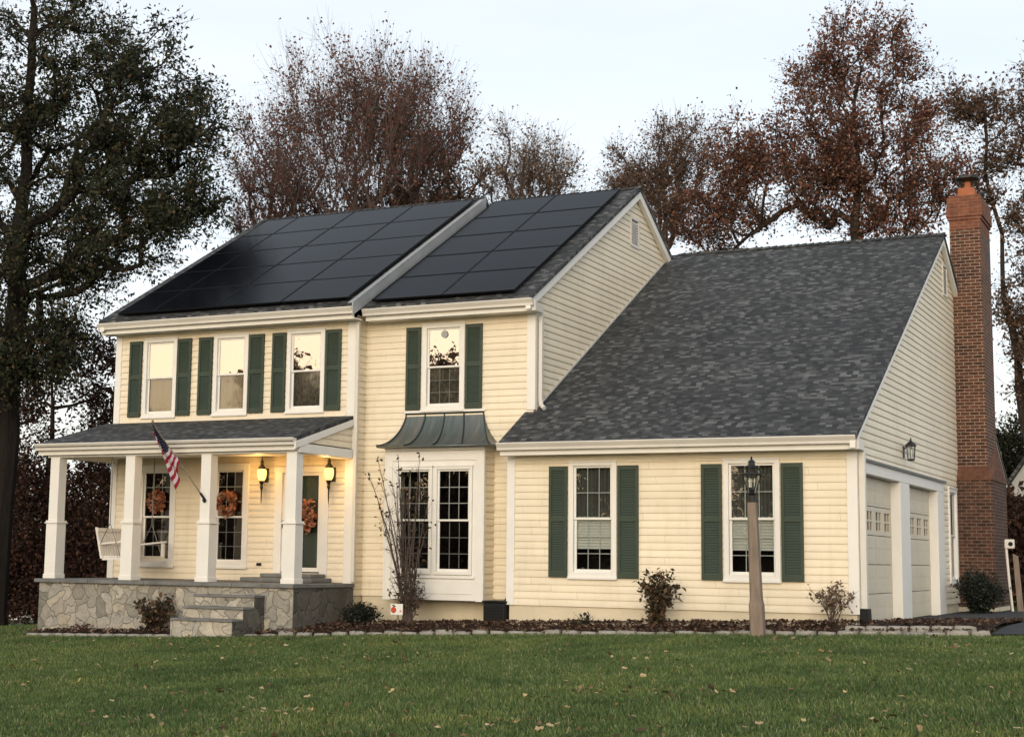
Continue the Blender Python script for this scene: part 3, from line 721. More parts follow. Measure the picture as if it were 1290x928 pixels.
mb = MB(); mb.prism([(.12,7.90),(.45,7.90),(.43,8.06),(.14,8.06)], 'y', CY0+.15, CY0+.5); mb.build('chimney_pot', M['clay'], ch, .01)
mb = MB(); mb.lathe([(.075,8.06),(.06,8.10),(.06,8.20)], (.29,CY0+.32,0), 10); mb.cur = 1
mb.lathe([(.07,8.20),(.21,8.235),(.235,8.25),(.235,8.285),(.22,8.292),(.02,8.296)], (.29,CY0+.32,0), 8); mb.lathe([(.06,7.90),(.08,7.95),(.09,8.0),(.01,8.03)], (.50,CY0+.5,0), 8)
mb.build('chimney_cap', [M['clay'], M['black']], ch)
mb = MB(); mb.box(-.021,.647,CY0-.172,CY1+.502,-.3,.10); mb.build('chimney_base', M['parge'], ch)

# porch -------------------------------------------------------------------------
PF = .43
mb = MB(); slab(mb, -13.40, -8.24, -1.585, 2.672, .235, 3.165, .06); mb.build('porch_roof', M['roof'], H)
mb = MB(); mb.box(-13.28,-8.26,-1.40,-1.20,2.45,2.60); mb.box(-13.28,-13.08,-1.19,.22,2.45,2.60); mb.box(-8.46,-8.26,-1.19,.22,2.45,2.60); mb.build('porch_beam', M['trim'], H, .006)
mb = MB(); mb.box(-13.07,-8.47,-1.19,.22,2.52,2.55); mb.build('porch_ceiling', M['trim'], H)
siding('porch_gable', RIGHT(-8.262), [(-1.3,2.62),(.22,2.62),(.22,3.05),(-1.3,2.66)], [], H)
mb = MB()
mb.hexa([(-8.244,-1.55,2.50),(-8.215,-1.55,2.50),(-8.215,.22,3.0),(-8.244,.22,3.0),(-8.244,-1.55,2.61),(-8.215,-1.55,2.61),(-8.215,.22,3.10),(-8.244,.22,3.10)])
mb.box(-8.255,-8.225,-1.40,.22,2.455,2.60); mb.build('rake_board', M['trim'], H, .003)
for x in (-13.21, -11.617, -10.097, -8.48):
    mb = MB(); c = x+.115; y = -1.325; a, b = .115, .095
    mb.box(c-a, c+a, y-a, y+a, PF, 1.345); mb.box(c-b, c+b, y-b, y+b, 1.395, 2.45)
    mb.box(c-a-.012, c+a+.012, y-a-.012, y+a+.012, PF+.001, PF+.075)
    col = mb.build('porch_column', M['trim'], H, .005)
    mb = MB(); k = a+.022; mb.box(c-k, c+k, y-k, y+k, 1.346, 1.365); mb.box(c-a-.006, c+a+.006, y-a-.006, y+a+.006, 1.366, 1.394); mb.build('collar', M['trim'], col, .004)
mb = MB(); mb.box(-13.2,-8.19,-1.55,.24,-1.4,PF-.062); mb.box(-13.28,-13.205,-1.45,.24,-1.5,-.28)
pp = mb.build('porch_base', M['stone'], H, .008)
n = 9; xs = np.linspace(-13.27, -8.15, n+1); mb = MB()
for i in range(n):
    for (ya, yb) in ((-1.61,-1.02),(-1.01,-.4),(-.39,.238)): mb.box(xs[i]+.003, xs[i+1]-.003, ya, yb, PF-.06, PF+random.uniform(-.003,.0))
mb.build('porch_floor', M['slab'], pp, .006)
mb = MB(); mb.box(-8.189,-8.178,-1.545,.235,-1.0,PF-.063); mb.build('dark_side_sheet', M['dark_stone'], pp)  # thin sheet of darker flagstone over the right side of the base
# front steps
zs = [.252,.077,-.098]; SX0, SX1 = -9.80, -8.71
for k, z in enumerate(zs):
    ya = -1.552-.28*(k+1); yb = -1.552-.28*k-.002*(k > 0)
    mb = MB(); mb.box(SX0-.02*k, SX1, ya, -1.552, z-.1765 if k < 2 else -.5, z-.037); st_ = mb.build('step', M['ashlar'], H, .006)
    mb = MB(); mb.box(SX1+.001, SX1+.012, ya+.004, -1.556 if k == 0 else ya+.285, -.5, z-.038); mb.build('cheek', M['dark_stone'], st_)  # the darker flagstone again, on the right side of each step
    mb = MB()
    cut = [SX0-.03, SX0+.38+.1*random.random(), SX0+.74, SX1+.02]
    for a, b in zip(cut, cut[1:]): mb.box(a+.002, b-.002, ya-.025, yb-.003, z-.035, z)
    mb.build('step_tread', M['slab'], H, .006)
# door and its step
mb = MB(); d0, d1, dz0, dz1 = DOOR
F = FRONT(.25)
fbox(mb, F, d0, d0+.145, dz0-.05, dz1, -.06, .036); fbox(mb, F, d1-.145, d1, dz0-.05, dz1, -.06, .036); fbox(mb, F, d0-.02, d1+.02, dz1-.08, dz1+.02, -.061, .04)
fr = mb.build('door_frame', M['trim'], H, .004)
mb = MB(); a, b = d0+.147, d1-.147; z0, z1 = dz0, dz1-.082
fbox(mb, F, a, a+.06, z0, z1, -.03, .01); fbox(mb, F, b-.06, b, z0, z1, -.03, .01); fbox(mb, F, a+.06, b-.06, z0, z0+.07, -.03, .01); fbox(mb, F, a+.06, b-.06, z1-.05, z1, -.03, .01)
sd = mb.build('storm_door', M['trim'], fr, .003)
mb = MB(); mb.quad(*[F.p(x, z, -.012) for x, z in ((a+.05,z0+.06),(b-.05,z0+.06),(b-.05,z1-.04),(a+.05,z1-.04))]); mb.build('pane', M['glass_door'], fr)
mb = MB(); fbox(mb, F, a, b, z0, z1, -.12, -.08)
for (p, q, u, v) in ((.06,.46,.06,.36), (.54,.94,.06,.36), (.06,.46,.42,.66), (.54,.94,.42,.66), (.06,.46,.72,.94), (.54,.94,.72,.94)):
    fbox(mb, F, a+(b-a)*p, a+(b-a)*q, z0+(z1-z0)*u, z0+(z1-z0)*v, -.079, -.07)
mb.build('front_door', M['door'], H, .004)
mb = MB(); mb.tube([F.p(a+.035, z0+.72, .012), F.p(a+.035, z0+.72, .05), F.p(a+.035, z0+.84, .05), F.p(a+.035, z0+.84, .012)], .008, 6); mb.build('handle', M['black'], fr)
mb = MB(); mb.prism([(-10.0,-.36),(-9.6,-.42),(-9.1,-.40),(-8.62,-.35),(-8.58,.215),(-9.98,.215)], 'z', PF+.002, PF+.075)
mb.prism([(-9.75,-.15),(-8.75,-.17),(-8.70,.21),(-9.78,.21)], 'z', PF+.077, PF+.14); mb.build('door_step', M['slab'], H, .015)
mb = MB(); fbox(mb, F, -10.06, -9.975, .69, .735, .016, .05); mb.build('wall_outlet', M['black_plastic'], H, .005)
# attic and floor panels that close the house inside
mb = MB(); mb.box(-13.15,-5.2,.62,10.0,2.75,2.8); mb.build('floor_slab', M['screen_dark'], H)

# solar panels ---------------------------------------------------------------------
def panel_proto():
    mb = MB(); w, h, t = PWID, PH, .035
    mb.box(0,w,0,.012,0,t); mb.box(0,w,h-.012,h,0,t); mb.box(0,.012,.012,h-.012,0,t); mb.box(w-.012,w,.012,h-.012,0,t)
    mb.box(.012,w-.012,.012,h-.012,-.008,.018)
    fr = bpy.data.objects.new('solar_panel', mb.mesh('solar_panel', M['solar_frame'])); C.objects.link(fr)
    g = MB(); g.quad((.012,.012,.0305),(w-.012,.012,.0305),(w-.012,h-.012,.0305),(.012,h-.012,.0305))
    ce = bpy.data.objects.new('cell_sheet', g.mesh('cell_sheet', M['solar'])); C.objects.link(ce); ce.parent = fr
    return fr, ce
PWID, PH = 1.322, 1.062
pr_, ce_ = panel_proto(); first = True
def place_panel(x, y, z, sx=1.0):
    global first
    if first: p, c = pr_, ce_; first = False
    else:
        p, c = pr_.copy(), ce_.copy(); C.objects.link(p); C.objects.link(c); c.parent = p
    p.parent = H; p.matrix_parent_inverse = Matrix.Translation(-H.location)
    p.location = (x, y, z); p.rotation_euler = (math.atan(.567), 0, 0); p.scale = (sx, 1, 1)
cs = math.cos(math.atan(.567))
for i in range(5):
    for j, (x, sx) in enumerate(((-12.98, .765/1.322), (-12.205,1.0), (-10.87,1.0), (-9.535,1.0))):
        d = .09+i*(PH+.006); y = -.15+d*cs; place_panel(x, y, LR(y)+.055, sx)
    for x in (-7.95, -6.645):
        d = .07+i*(PH+.02); y = .19+d*cs; place_panel(x, y, MRZ(y)+.055, .978)

# ------------------------------------------------------------------ ground
def grid_ground():
    xs = np.unique(np.concatenate([np.linspace(-300,-40,14), np.linspace(-40,20,121), np.linspace(20,300,14)]))
    ys = np.unique(np.concatenate([np.linspace(-120,-30,8), np.linspace(-30,40,141), np.linspace(40,400,16)]))
    X, Y = np.meshgrid(xs, ys); Z = G(X, Y)-.002; nx = len(xs)
    vs = np.stack([X,Y,Z],-1).reshape(-1,3); fs = []
    for j in range(len(ys)-1):
        for i in range(nx-1): a = j*nx+i; fs.append((a, a+1, a+nx+1, a+nx))
    me = bpy.data.meshes.new('lawn'); me.from_pydata(vs.tolist(), [], fs); me.update(); me.polygons.foreach_set('use_smooth', [True]*len(fs))
    t = NT('lawn_soil'); o = t.obj()
    c = t.ramp(t.noise(1.3, 6, .65, o), [(.3, (.034,.045,.016)), (.55, (.048,.060,.022)), (.75, (.075,.070,.035))])
    f = t.ramp(t.noise(60, 3, .7, o), [(.3, (.6,.6,.6)), (.7, (1.4,1.4,1.4))]); c = t.mix(1.0, c, f, 'MULTIPLY')
    t.bsdf(c, .9, t.bump(t.noise(80, 3, .7, o), .6, .02), .15); me.materials.append(t.m)
    ob = bpy.data.objects.new('lawn', me); C.objects.link(ob); ob['kind'] = 'structure'
grid_ground()
EDGE = lambda x: np.interp(x, [-8.6,-6.5,-4,0,2.2], [-2.15,-1.72,-1.52,-1.42,-1.38])
def sheet(name, pts_x, ylo, yhi, dz, mat, ny=8):
    mb = MB(); nx = len(pts_x); b = []
    for x in pts_x:
        for j in range(ny+1):
            y = ylo(x)+(yhi(x)-ylo(x))*j/ny; b.append((x, y, gz(x, y)+dz(x, j/ny)))
    mb.add(b, [(i*(ny+1)+j, (i+1)*(ny+1)+j, (i+1)*(ny+1)+j+1, i*(ny+1)+j+1) for i in range(nx-1) for j in range(ny)])
    o = mb.build(name, mat, None, 0, True); o['kind'] = 'structure'; return o
def mulch_mat():
    t = NT('dark_mulch'); o = t.obj()
    c = t.ramp(t.noise(38, 5, .7, o), [(.3, (.02,.013,.010)), (.55, (.045,.028,.02)), (.75, (.09,.055,.038))])
    t.bsdf(c, .95, t.bump(t.noise(45, 4, .7, o), 1, .03), .1); return t.m
mm = mulch_mat()
hump = lambda x, f: .012+.05*math.sin(math.pi*f)+.012*math.sin(x*7.1+f*5)+.01*math.sin(x*17+f*9)
sheet('mulch_bed', np.linspace(-8.66, 1.9, 120), lambda x: float(EDGE(x))+.05, lambda x: (.24 if x < -8.2 else .62 if x < -5.28 else .06 if x < .06 else 2.2)*1.0, hump, mm, 14)
sheet('mulch_bed', np.linspace(-13.0, -9.86, 40), lambda x: -2.35+.25*(abs(x+10.2)/3), lambda x: -1.53, hump, mm, 8)
sheet('driveway', np.linspace(1.92, 12, 30), lambda x: -1.30, lambda x: 14, lambda x, f: .012, M['asphalt'], 20)
sheet('driveway', np.linspace(.05, 1.92, 10), lambda x: 2.21, lambda x: 8.3, lambda x, f: .012, M['asphalt'], 10)

# edging blocks, one object each
def block_mesh(seed):
    r = random.Random(seed); mb = MB(); a, b, c = .13, .065, .05
    nx, ny = 5, 2
    mb.box(-a, a, -b, b, -c, c); me_ = mb.mesh('edging_block', M['edging'])
    import bmesh
    bm = bmesh.new(); bm.from_mesh(me_); bmesh.ops.subdivide_edges(bm, edges=bm.edges[:], cuts=2, use_grid_fill=True)
    for v in bm.verts:
        d = v.co; k = 1-.10*((abs(d.x)/a > .95)+(abs(d.y)/b > .95)+(abs(d.z)/c > .95) >= 2)
        v.co = Vector((d.x*k+r.uniform(-.007,.007), d.y*k+r.uniform(-.006,.006), d.z*(k if d.z > 0 else 1)+r.uniform(-.006,.006)))
    bm.to_mesh(me_); bm.free(); return me_
BM = [block_mesh(i) for i in range(5)]
def edge_block(x, y, rot, dz=0, sc=1.0, lab='', grp=''):
    o = bpy.data.objects.new('edging_block', random.choice(BM)); C.objects.link(o)
    o.location = (x, y, gz(x, y)+.012+dz); o.rotation_euler = (random.uniform(-.04,.04), random.uniform(-.03,.03), rot+random.uniform(-.05,.05)); o.scale = (sc, 1, 1)
    tag(o, lab, 'paving block', grp)
x = -8.52
while x < 2.05:
    y = float(EDGE(x)); y2 = float(EDGE(x+.27)); edge_block(x, y, math.atan2(y2-y, .27), random.uniform(-.022,.018), random.uniform(.82,1.06), 'pale concrete block in the long edging row between mulch bed and lawn', 'edging blocks along the front bed'); x += .272
x = .25
while x < 1.75:
    edge_block(x, float(EDGE(x))+.13, .01, .05, 1.0, 'pale concrete block in the raised second course at the driveway end of the edging', 'raised edging blocks near the driveway'); x += .272
x = -12.7
while x < -9.95:
    edge_block(x, -2.38+.25*(abs(x+10.2)/3), -.05, -.01, 1.0, 'pale stone block edging the small bed left of the front steps', 'edging blocks left of the steps'); x += .272

# grass blades ------------------------------------------------------------
def grass(n=420000):
    # denser towards the camera; only the lawn that can be seen from near the camera
    y = -1.5-13.5*rng.random(n*2)**1.0; x = rng.uniform(-22, 12, n*2)
    cx0 = 4.855; d = y+21.866
    # visible wedge with a margin
    lo = cx0-d*1.02-1.5; hi = cx0-d*.02+3.0
    k = (x > lo) & (x < hi); k &= ~((x > -13.3) & (x < 2.3) & (y > np.where(x < -8.6, np.where(x > -9.85, -2.42, -2.45+.25*np.abs(x+10.2)/3), EDGE(x)-.06)))
    x, y = x[k], y[k]; m = len(x)
    # add far-left strip beside the house
    x2 = rng.uniform(-24, -13.35, 26000); y2 = rng.uniform(-1.5, 5, 26000)
    x = np.concatenate([x, x2]); y = np.concatenate([y, y2]); m = len(x)
    z = G(x, y)
    patch = .5+.5*np.sin(x*1.7+np.sin(y*1.3)*2)*np.sin(y*2.1+np.sin(x*.9)*2)
    h = (.020+.026*rng.random(m))*(.7+.6*patch); w = .0040+.0032*rng.random(m)
    a = rng.uniform(0, 2*np.pi, m); lean = rng.uniform(.1, .9, m); b = a+rng.normal(0, .9, m)+np.pi/2
    dx, dy = np.cos(a)*w, np.sin(a)*w; lx, ly = np.cos(b)*h*lean, np.sin(b)*h*lean
    P = np.empty((m, 4, 3))
    P[:,0] = np.stack([x-dx, y-dy, z-.004], 1); P[:,1] = np.stack([x+dx, y+dy, z-.004], 1)
    P[:,2] = np.stack([x+lx*.8+dx*.45, y+ly*.8+dy*.45, z+h*.8], 1); P[:,3] = np.stack([x+lx*1.15-dx*.1, y+ly*1.15-dy*.1, z+h], 1)
    np_mesh('grass', P, 4, M['grass'], None, kind='stuff', label='short green lawn grass')
grass()

def leaf_quads(c, size, flat=0.0, aspect=1.6, droop=0.0):
    """leaf-sized diamonds at points c, turned at random (flat=1 lies on the ground)"""
    n = len(c); d = rng.normal(size=(n,3)); d[:,2] *= (1-flat); d[:,2] -= droop; d /= np.linalg.norm(d, axis=1)[:,None]+1e-9
    q = rng.normal(size=(n,3)); 
    if flat: q = q*(1-flat)+np.array([0,0,1.0])*flat*1.5
    s = np.cross(d, q); s /= np.linalg.norm(s, axis=1)[:,None]+1e-9
    sz = (rng.uniform(*size, n) if isinstance(size, tuple) else np.full(n, size))[:,None]
    L = d*sz*.5*aspect; S = s*sz*.5; up = np.cross(d, s)*sz*.16
    return np.stack([c-L, c+S*.9+up-L*.15, c+L, c-S*.9+up-L*.15], 1)
def folded_leaves(name, c, size, mat, label, flat=.75):
    """whole leaves: two halves folded along the midrib, edges curled and uneven"""
    n = len(c); d = rng.normal(size=(n,3)); d[:,2] *= (1-flat); d /= np.linalg.norm(d, axis=1)[:,None]
    up = rng.normal(size=(n,3))*.45+np.array([0,0,1.]); s = np.cross(d, up); s /= np.linalg.norm(s, axis=1)[:,None]; u = np.cross(s, d)
    L = rng.uniform(*size, n)[:,None]; j = lambda a, b: rng.uniform(a, b, (n,1))
    V = np.empty((n,10,3)); curl = j(.0,.35)*L
    V[:,0] = c-d*L*.5; V[:,1] = c-d*L*.02-u*L*.04; V[:,2] = c+d*L*.5+u*curl*.6
    for k, sg in ((3,1),(6,-1)):
        V[:,k] = c-d*L*j(.22,.34)+s*sg*L*j(.18,.34)+u*curl*j(.1,.5); V[:,k+1] = c+d*L*j(-.12,.02)+s*sg*L*j(.10,.22)+u*curl*.1; V[:,k+2] = c+d*L*j(.10,.26)+s*sg*L*j(.22,.42)+u*curl*j(.4,1.0)
    V[:,9] = V[:,0]-d*L*.25
    f = [(0,1,4,3),(1,2,5,4),(0,6,7,1),(1,7,8,2)]
    me = bpy.data.meshes.new(name); b = (np.arange(n)*10)[:,None,None]; F_ = (b+np.array(f)[None]).reshape(-1,4)
    me.from_pydata(V.reshape(-1,3).tolist(), [], F_.tolist()); me.update(); me.materials.append(mat)
    o = bpy.data.objects.new(name, me); C.objects.link(o); o['kind'] = 'stuff'; o['label'] = label; return o
# fallen leaves on the lawn and litter in the beds
n = 900; y = -1.8-12.5*rng.random(n); d = y+21.866; x = 4.855-d*(.02+rng.random(n)*1.0)+rng.uniform(-1, 2, n)
ci = rng.integers(0, 26, n); kk = rng.random(n) < .45; x = np.where(kk, x[ci*7 % n]+rng.normal(0,.5,n), x); y = np.where(kk, np.minimum(-1.8, y[ci*7 % n]+rng.normal(0,.35,n)), y)
k = (x > -20); x, y = x[k], y[k]
cc = np.stack([x, y, G(x, y)+rng.uniform(.032,.050,len(x))], 1)
folded_leaves('fallen_leaves', cc, (.03,.075), M['lawn_leaf'], 'dry leaves scattered on the lawn')
pts = []
for _ in range(5200):
    x = random.uniform(-8.6, 1.9); y = random.uniform(float(EDGE(x))+.06, .5 if -8 < x < -5.3 else -.03 if x < .1 else 2.2)
    if x > .1 and random.random() < .3: continue
    if y > .18 and x < -8.1: continue
    f = (y-EDGE(x))/(.6-EDGE(x)); pts.append((x, y, gz(x, y)+.03+.05*math.sin(math.pi*min(1,max(0,f)))+random.uniform(0,.03)))
for _ in range(500):
    x = random.uniform(-13, -9.9); y = random.uniform(-2.2, -1.6); pts.append((x, y, gz(x, y)+.06+random.uniform(0,.03)))
for _ in range(420):
    x = random.uniform(-8.5, 2.0); y = float(EDGE(x))+random.gauss(0,.06); pts.append((x, y, gz(x, y)+.068+random.uniform(0,.015)))
folded_leaves('leaf_litter', np.array(pts), (.03,.085), M['litter'], 'brown leaf litter on the mulch bed', .45)

# ------------------------------------------------------------------ plants
def tube_edges(P0, P1, r0, r1, n):
    d = P1-P0; d /= np.linalg.norm(d, axis=1)[:,None]+1e-9
    ref = np.where(np.abs(d[:,2:3]) < .9, np.array([[0,0,1.]]), np.array([[1.,0,0]]))
    a = np.cross(d, ref); a /= np.linalg.norm(a, axis=1)[:,None]+1e-9; b = np.cross(d, a)
    th = 2*np.pi*np.arange(n)/n; ring = a[:,None,:]*np.cos(th)[None,:,None]+b[:,None,:]*np.sin(th)[None,:,None]
    A = P0[:,None]+ring*r0[:,None,None]; B = P1[:,None]+ring*r1[:,None,None]
    quads = np.stack([A, np.roll(A,-1,1), np.roll(B,-1,1), B], 2)      # m,n,4,3
    return quads.reshape(-1,4,3)

def tree(name, base, top, rt, blobs, bark, leafmat, label, group=None, cat='tree', twigs=7, twig_len=(.5,1.1), up=.3, leaves=24, lsize=(.10,.2), aspect=1.5, rtwig=.010, wob=.05, bend=.0, spread=.16, lean_start=.25, asc=.45, jit=.07):
    """a trunk, boughs that grow towards clump points in the blobs, twigs at every clump, leaves on the twigs"""
    base = np.array(base, float); top = np.array(top, float); H_ = np.linalg.norm(top-base)
    k = max(6, int(H_/.8)); nodes = []; par = []
    for i in range(k+1):
        t = i/k; p = base+(top-base)*t
        if 0 < i: p = p+np.array([math.sin(i*1.7+base[0]), math.cos(i*1.3+base[1]), 0])*wob*H_*.12*t
        nodes.append(p); par.append(i-1)
    first_ok = int(k*lean_start)
    tg = []
    for (c, r, n) in blobs:
        v = rng.normal(size=(n,3)); v /= np.linalg.norm(v, axis=1)[:,None]; v *= rng.random((n,1))**.42
        tg.append(np.array(c)+v*np.array(r))
    tg = np.concatenate(tg); axis = np.linalg.norm(tg[:,:2]-base[:2], axis=1)+.4*np.abs(tg[:,2]-top[2]*.6-base[2]*.4)
    tg = tg[np.argsort(axis)]; ends = []
    for t in tg:
        N_ = np.array(nodes); d = t-N_; dist = np.linalg.norm(d, axis=1); hz = np.linalg.norm(d[:,:2], axis=1)
        cost = dist+1.2*np.maximum(0, asc*hz-d[:,2]); cost[:first_ok] += 50
        j = int(np.argmin(cost)); p0 = N_[j]; m = max(2, int(dist[j]/.55))
        ctrl = p0+d[j]*.5+np.array([0,0,-.10*dist[j]*(1-2*bend)])+rng.normal(size=3)*jit*dist[j]
        prev = j
        for i in range(1, m+1):
            s = i/m; q = (1-s)**2*p0+2*s*(1-s)*ctrl+s*s*t+(rng.normal(size=3)*.035 if i < m else 0)
            nodes.append(q); par.append(prev); prev = len(nodes)-1
        ends.append(prev)
    N_ = np.array(nodes); par = np.array(par); cnt = np.zeros(len(N_))
    for e_ in ends: cnt[e_] += 1
    for i in range(len(N_)-1, 0, -1): cnt[par[i]] += cnt[i]
    rad = rt*(np.maximum(cnt, .5)/cnt.max())**.47; rad = np.maximum(rad, rtwig*1.3)
    tt = np.arange(k+1)/k; rad[:k+1] = np.maximum(rad[:k+1], rt*(1-.72*tt)); rad[0] = rt*1.35
    i = np.arange(1, len(N_)); parts = []
    big = rad[i] > .05
    for sel, n in ((big, 8), (~big, 4)):
        if sel.any(): ii = i[sel]; parts.append(tube_edges(N_[par[ii]], N_[ii]+(N_[ii]-N_[par[ii]])*.04, rad[par[ii]]*np.where(cnt[par[ii]] > 0, 1, 1), rad[ii], n))
    # side branches start no thicker than they should
    # twigs
    src = np.repeat(np.array(ends), twigs); extra = np.array([j for j in range(k+1, len(N_)) if rad[j] < .04]); 
    if len(extra): src = np.concatenate([src, rng.choice(extra, int(len(src)*.6))])
    P = N_[src]; m = len(P)
    out = P-np.array([base[0], base[1], 0])-np.array([0,0,1])*P[:,2:3]; out /= np.linalg.norm(out, axis=1)[:,None]+.3
    d = rng.normal(size=(m,3))*.75+out*.55; d[:,2] += up*1.6; d /= np.linalg.norm(d, axis=1)[:,None]
    L = rng.uniform(*twig_len, m)[:,None]; d2 = d+rng.normal(size=(m,3))*.25; d2[:,2] += up*.5; d2 /= np.linalg.norm(d2, axis=1)[:,None]
    Q = P+d*L*.5; T = Q+d2*L*.5; r = np.full(m, rtwig)
    parts.append(tube_edges(P, Q, r, r*.75, 3)); parts.append(tube_edges(Q, T, r*.75, r*.35, 3))
    sd = d+rng.normal(size=(m,3))*.6; sd /= np.linalg.norm(sd, axis=1)[:,None]; S = Q+sd*L*.4; parts.append(tube_edges(Q, S, r*.6, r*.3, 3))
    loc = (float(base[0]), float(base[1]), float(base[2]))
    t = thing(name, label, cat, loc, group)
    np_mesh('trunk', np.concatenate(parts), 4, bark, t)
    # leaves
    nl = int(len(P)*leaves/ (twigs*1.6)) if leaves else 0
    if nl:
        j = rng.integers(0, m, nl); s = rng.random((nl,1)); which = rng.random((nl,1))
        c = np.where(which < .4, P[j]+(Q[j]-P[j])*s, np.where(which < .75, Q[j]+(T[j]-Q[j])*s, Q[j]+(S[j]-Q[j])*s))
        c = c+rng.normal(size=(nl,3))*spread*np.array([1,1,.8])
        np_mesh('crown', leaf_quads(c, lsize, 0, aspect, .25), 4, leafmat, t)
    return t

# big dark tree at the left
tree('leafy_tree', (-21.25,6,-1.35), (-20.9,6,14.0), .29, [((-20.6,6.3,12.6),(3.1,2.4,3.2),56), ((-22.5,6.5,9.5),(2.6,2.4,4.0),54), ((-18.2,6,11.6),(1.8,1.6,2.0),25), ((-17.1,6,9.7),(2.1,1.6,1.5),36), ((-18.6,6,7.9),(1.9,1.6,1.1),26), ((-16.9,6,8.4),(1.0,1,.8),12), ((-20.3,6,7.2),(2,1.8,1.7),30), ((-21.3,5.6,5.4),(1.3,1.0,1.3),26), ((-19.9,5.8,5.4),(1.0,1.0,.9),16), ((-19.3,6,9.6),(2,1.6,1.6),22)],
     M['bark_dark'], M['dark_leaf'], 'tall dark leafy tree with a thick trunk at the left edge', 'trees round the house', 'tree', 7, (.4,1.15), .12, 215, (.035,.085), 1.8, .009, .05, spread=.12)
# trees behind the main roof
tree('bare_tree', (-17.9,16,-1.5), (-17.7,16,12.2), .17, [((-18.2,16,13.0),(2.5,2,2.4),120), ((-16.3,16,12.8),(2.0,1.8,1.9),80), ((-17.8,16,11.0),(3.2,2,1.6),70), ((-15.4,16,11.9),(1.3,1.4,1.3),34)],
     M['bark_grey'], M['red_leaf'], 'nearly bare grey tree with fine upright twigs, tallest behind the solar panels', 'trees round the house', 'tree', 8, (.8,1.8), 1.1, 50, (.045,.095), 1.3, .0055, spread=.09, asc=1.5, jit=.03, wob=.02)
tree('bare_tree', (-21.2,17,-1.7), (-21.3,17,12.4), .17, [((-21.3,17,11.8),(1.5,1.4,2.4),70), ((-20.9,17,10.4),(1.5,1.4,1.4),46)],
     M['bark_grey'], M['red_leaf'], 'thin tree with sparse reddish leaves behind the left end of the roof', 'trees round the house', 'tree', 9, (.5,1.2), .8, 60, (.045,.095), 1.3, .0055, spread=.14, asc=1.3, jit=.03)
tree('brown_tree', (-15.6,18,-1.5), (-15.6,18,11.5), .2, [((-15.9,18,11.4),(1.9,1.4,1.5),56), ((-18.4,18,10.9),(1.8,1.2,1.0),36)],
     M['bark'], M['brown_leaf'], 'tree still thick with brown leaves, low behind the middle of the solar roof', 'trees round the house', 'tree', 7, (.4,.9), .3, 60, (.05,.11), 1.4, .010, spread=.16)
tree('bare_tree', (-12.9,17,-1), (-12.9,17,12.0), .13, [((-13.0,17,11.6),(1.25,1.1,1.3),56), ((-12.1,17,11.1),(.9,.9,.9),26)],
     M['bark_grey'], M['pale_leaf'], 'small pale tree with thin twigs and dry leaves just above the roof ridge', 'trees round the house', 'tree', 9, (.4,1.0), .6, 34, (.04,.085), 1.3, .0055, spread=.12, asc=1.3, jit=.03)
# oaks behind the garage roof
tree('oak_tree', (-4.45,20,-.5), (-4.2,20,14.2), .15, [((-4.0,20,14.7),(1.35,1.4,1.15),36), ((-5.3,20,14.2),(.9,1,.8),18), ((-4.3,20,12.9),(2.1,1.9,1.2),52), ((-2.8,20,13.6),(.8,1,.9),16), ((-2.6,20,11.4),(1.2,1.3,1.2),34), ((-7.2,20,12.2),(1.2,1.2,1.1),44), ((-5.6,20,11.2),(2.0,1.5,1.3),66), ((-4.3,20,11.6),(1.0,1,1.2),30), ((-3.5,20,10.2),(1.8,1.4,1.0),46), ((-7.9,20,10.5),(1.6,1.2,1.1),50)],
     M['bark'], M['oak_leaf'], 'tallest oak with rusty red leaves, rising behind the garage roof', 'trees round the house', 'tree', 8, (.35,.9), .3, 92, (.04,.09), 1.5, .0065, .05, spread=.12, asc=1.1, jit=.035)
tree('brown_tree', (-10.2,21,-.8), (-10.1,21,12.4), .16, [((-9.6,21,12.6),(1.0,1,1.2),46), ((-11.0,21,11.9),(1.0,1,1.2),46), ((-10.2,21,11.0),(1.5,1.2,1.2),60)],
     M['bark_grey'], M['brown_leaf'], 'shorter thin tree with fading brown leaves between the main gable and the tall oak', 'trees round the house', 'tree', 9, (.4,1.0), .5, 60, (.04,.085), 1.3, .0065, spread=.09, asc=1.2, jit=.03)
tree('oak_tree', (.15,22,-.3), (-1.25,22,13.2), .115, [((-1.5,22,13.5),(.75,.8,.65),26), ((-.5,22,12.4),(1.0,1,1.3),26), ((-1.3,22,11.2),(.7,.9,.8),14), ((.3,22,13.8),(.8,.8,.9),16), ((-.3,22,10.6),(.9,.9,1.0),16), ((.1,22,8.6),(.8,.9,.8),26), ((-.1,22,7.4),(.8,.9,1.0),40), ((.3,22,5.9),(1.0,.9,1.1),44), ((.9,22,9.6),(.9,.9,1.0),24)],
     M['bark'], M['brown_leaf'], 'leaning half bare oak with brown leaf clumps to the right of the chimney', 'trees round the house', 'tree', 8, (.35,.9), .25, 60, (.045,.095), 1.5, .0075, .08, spread=.14)
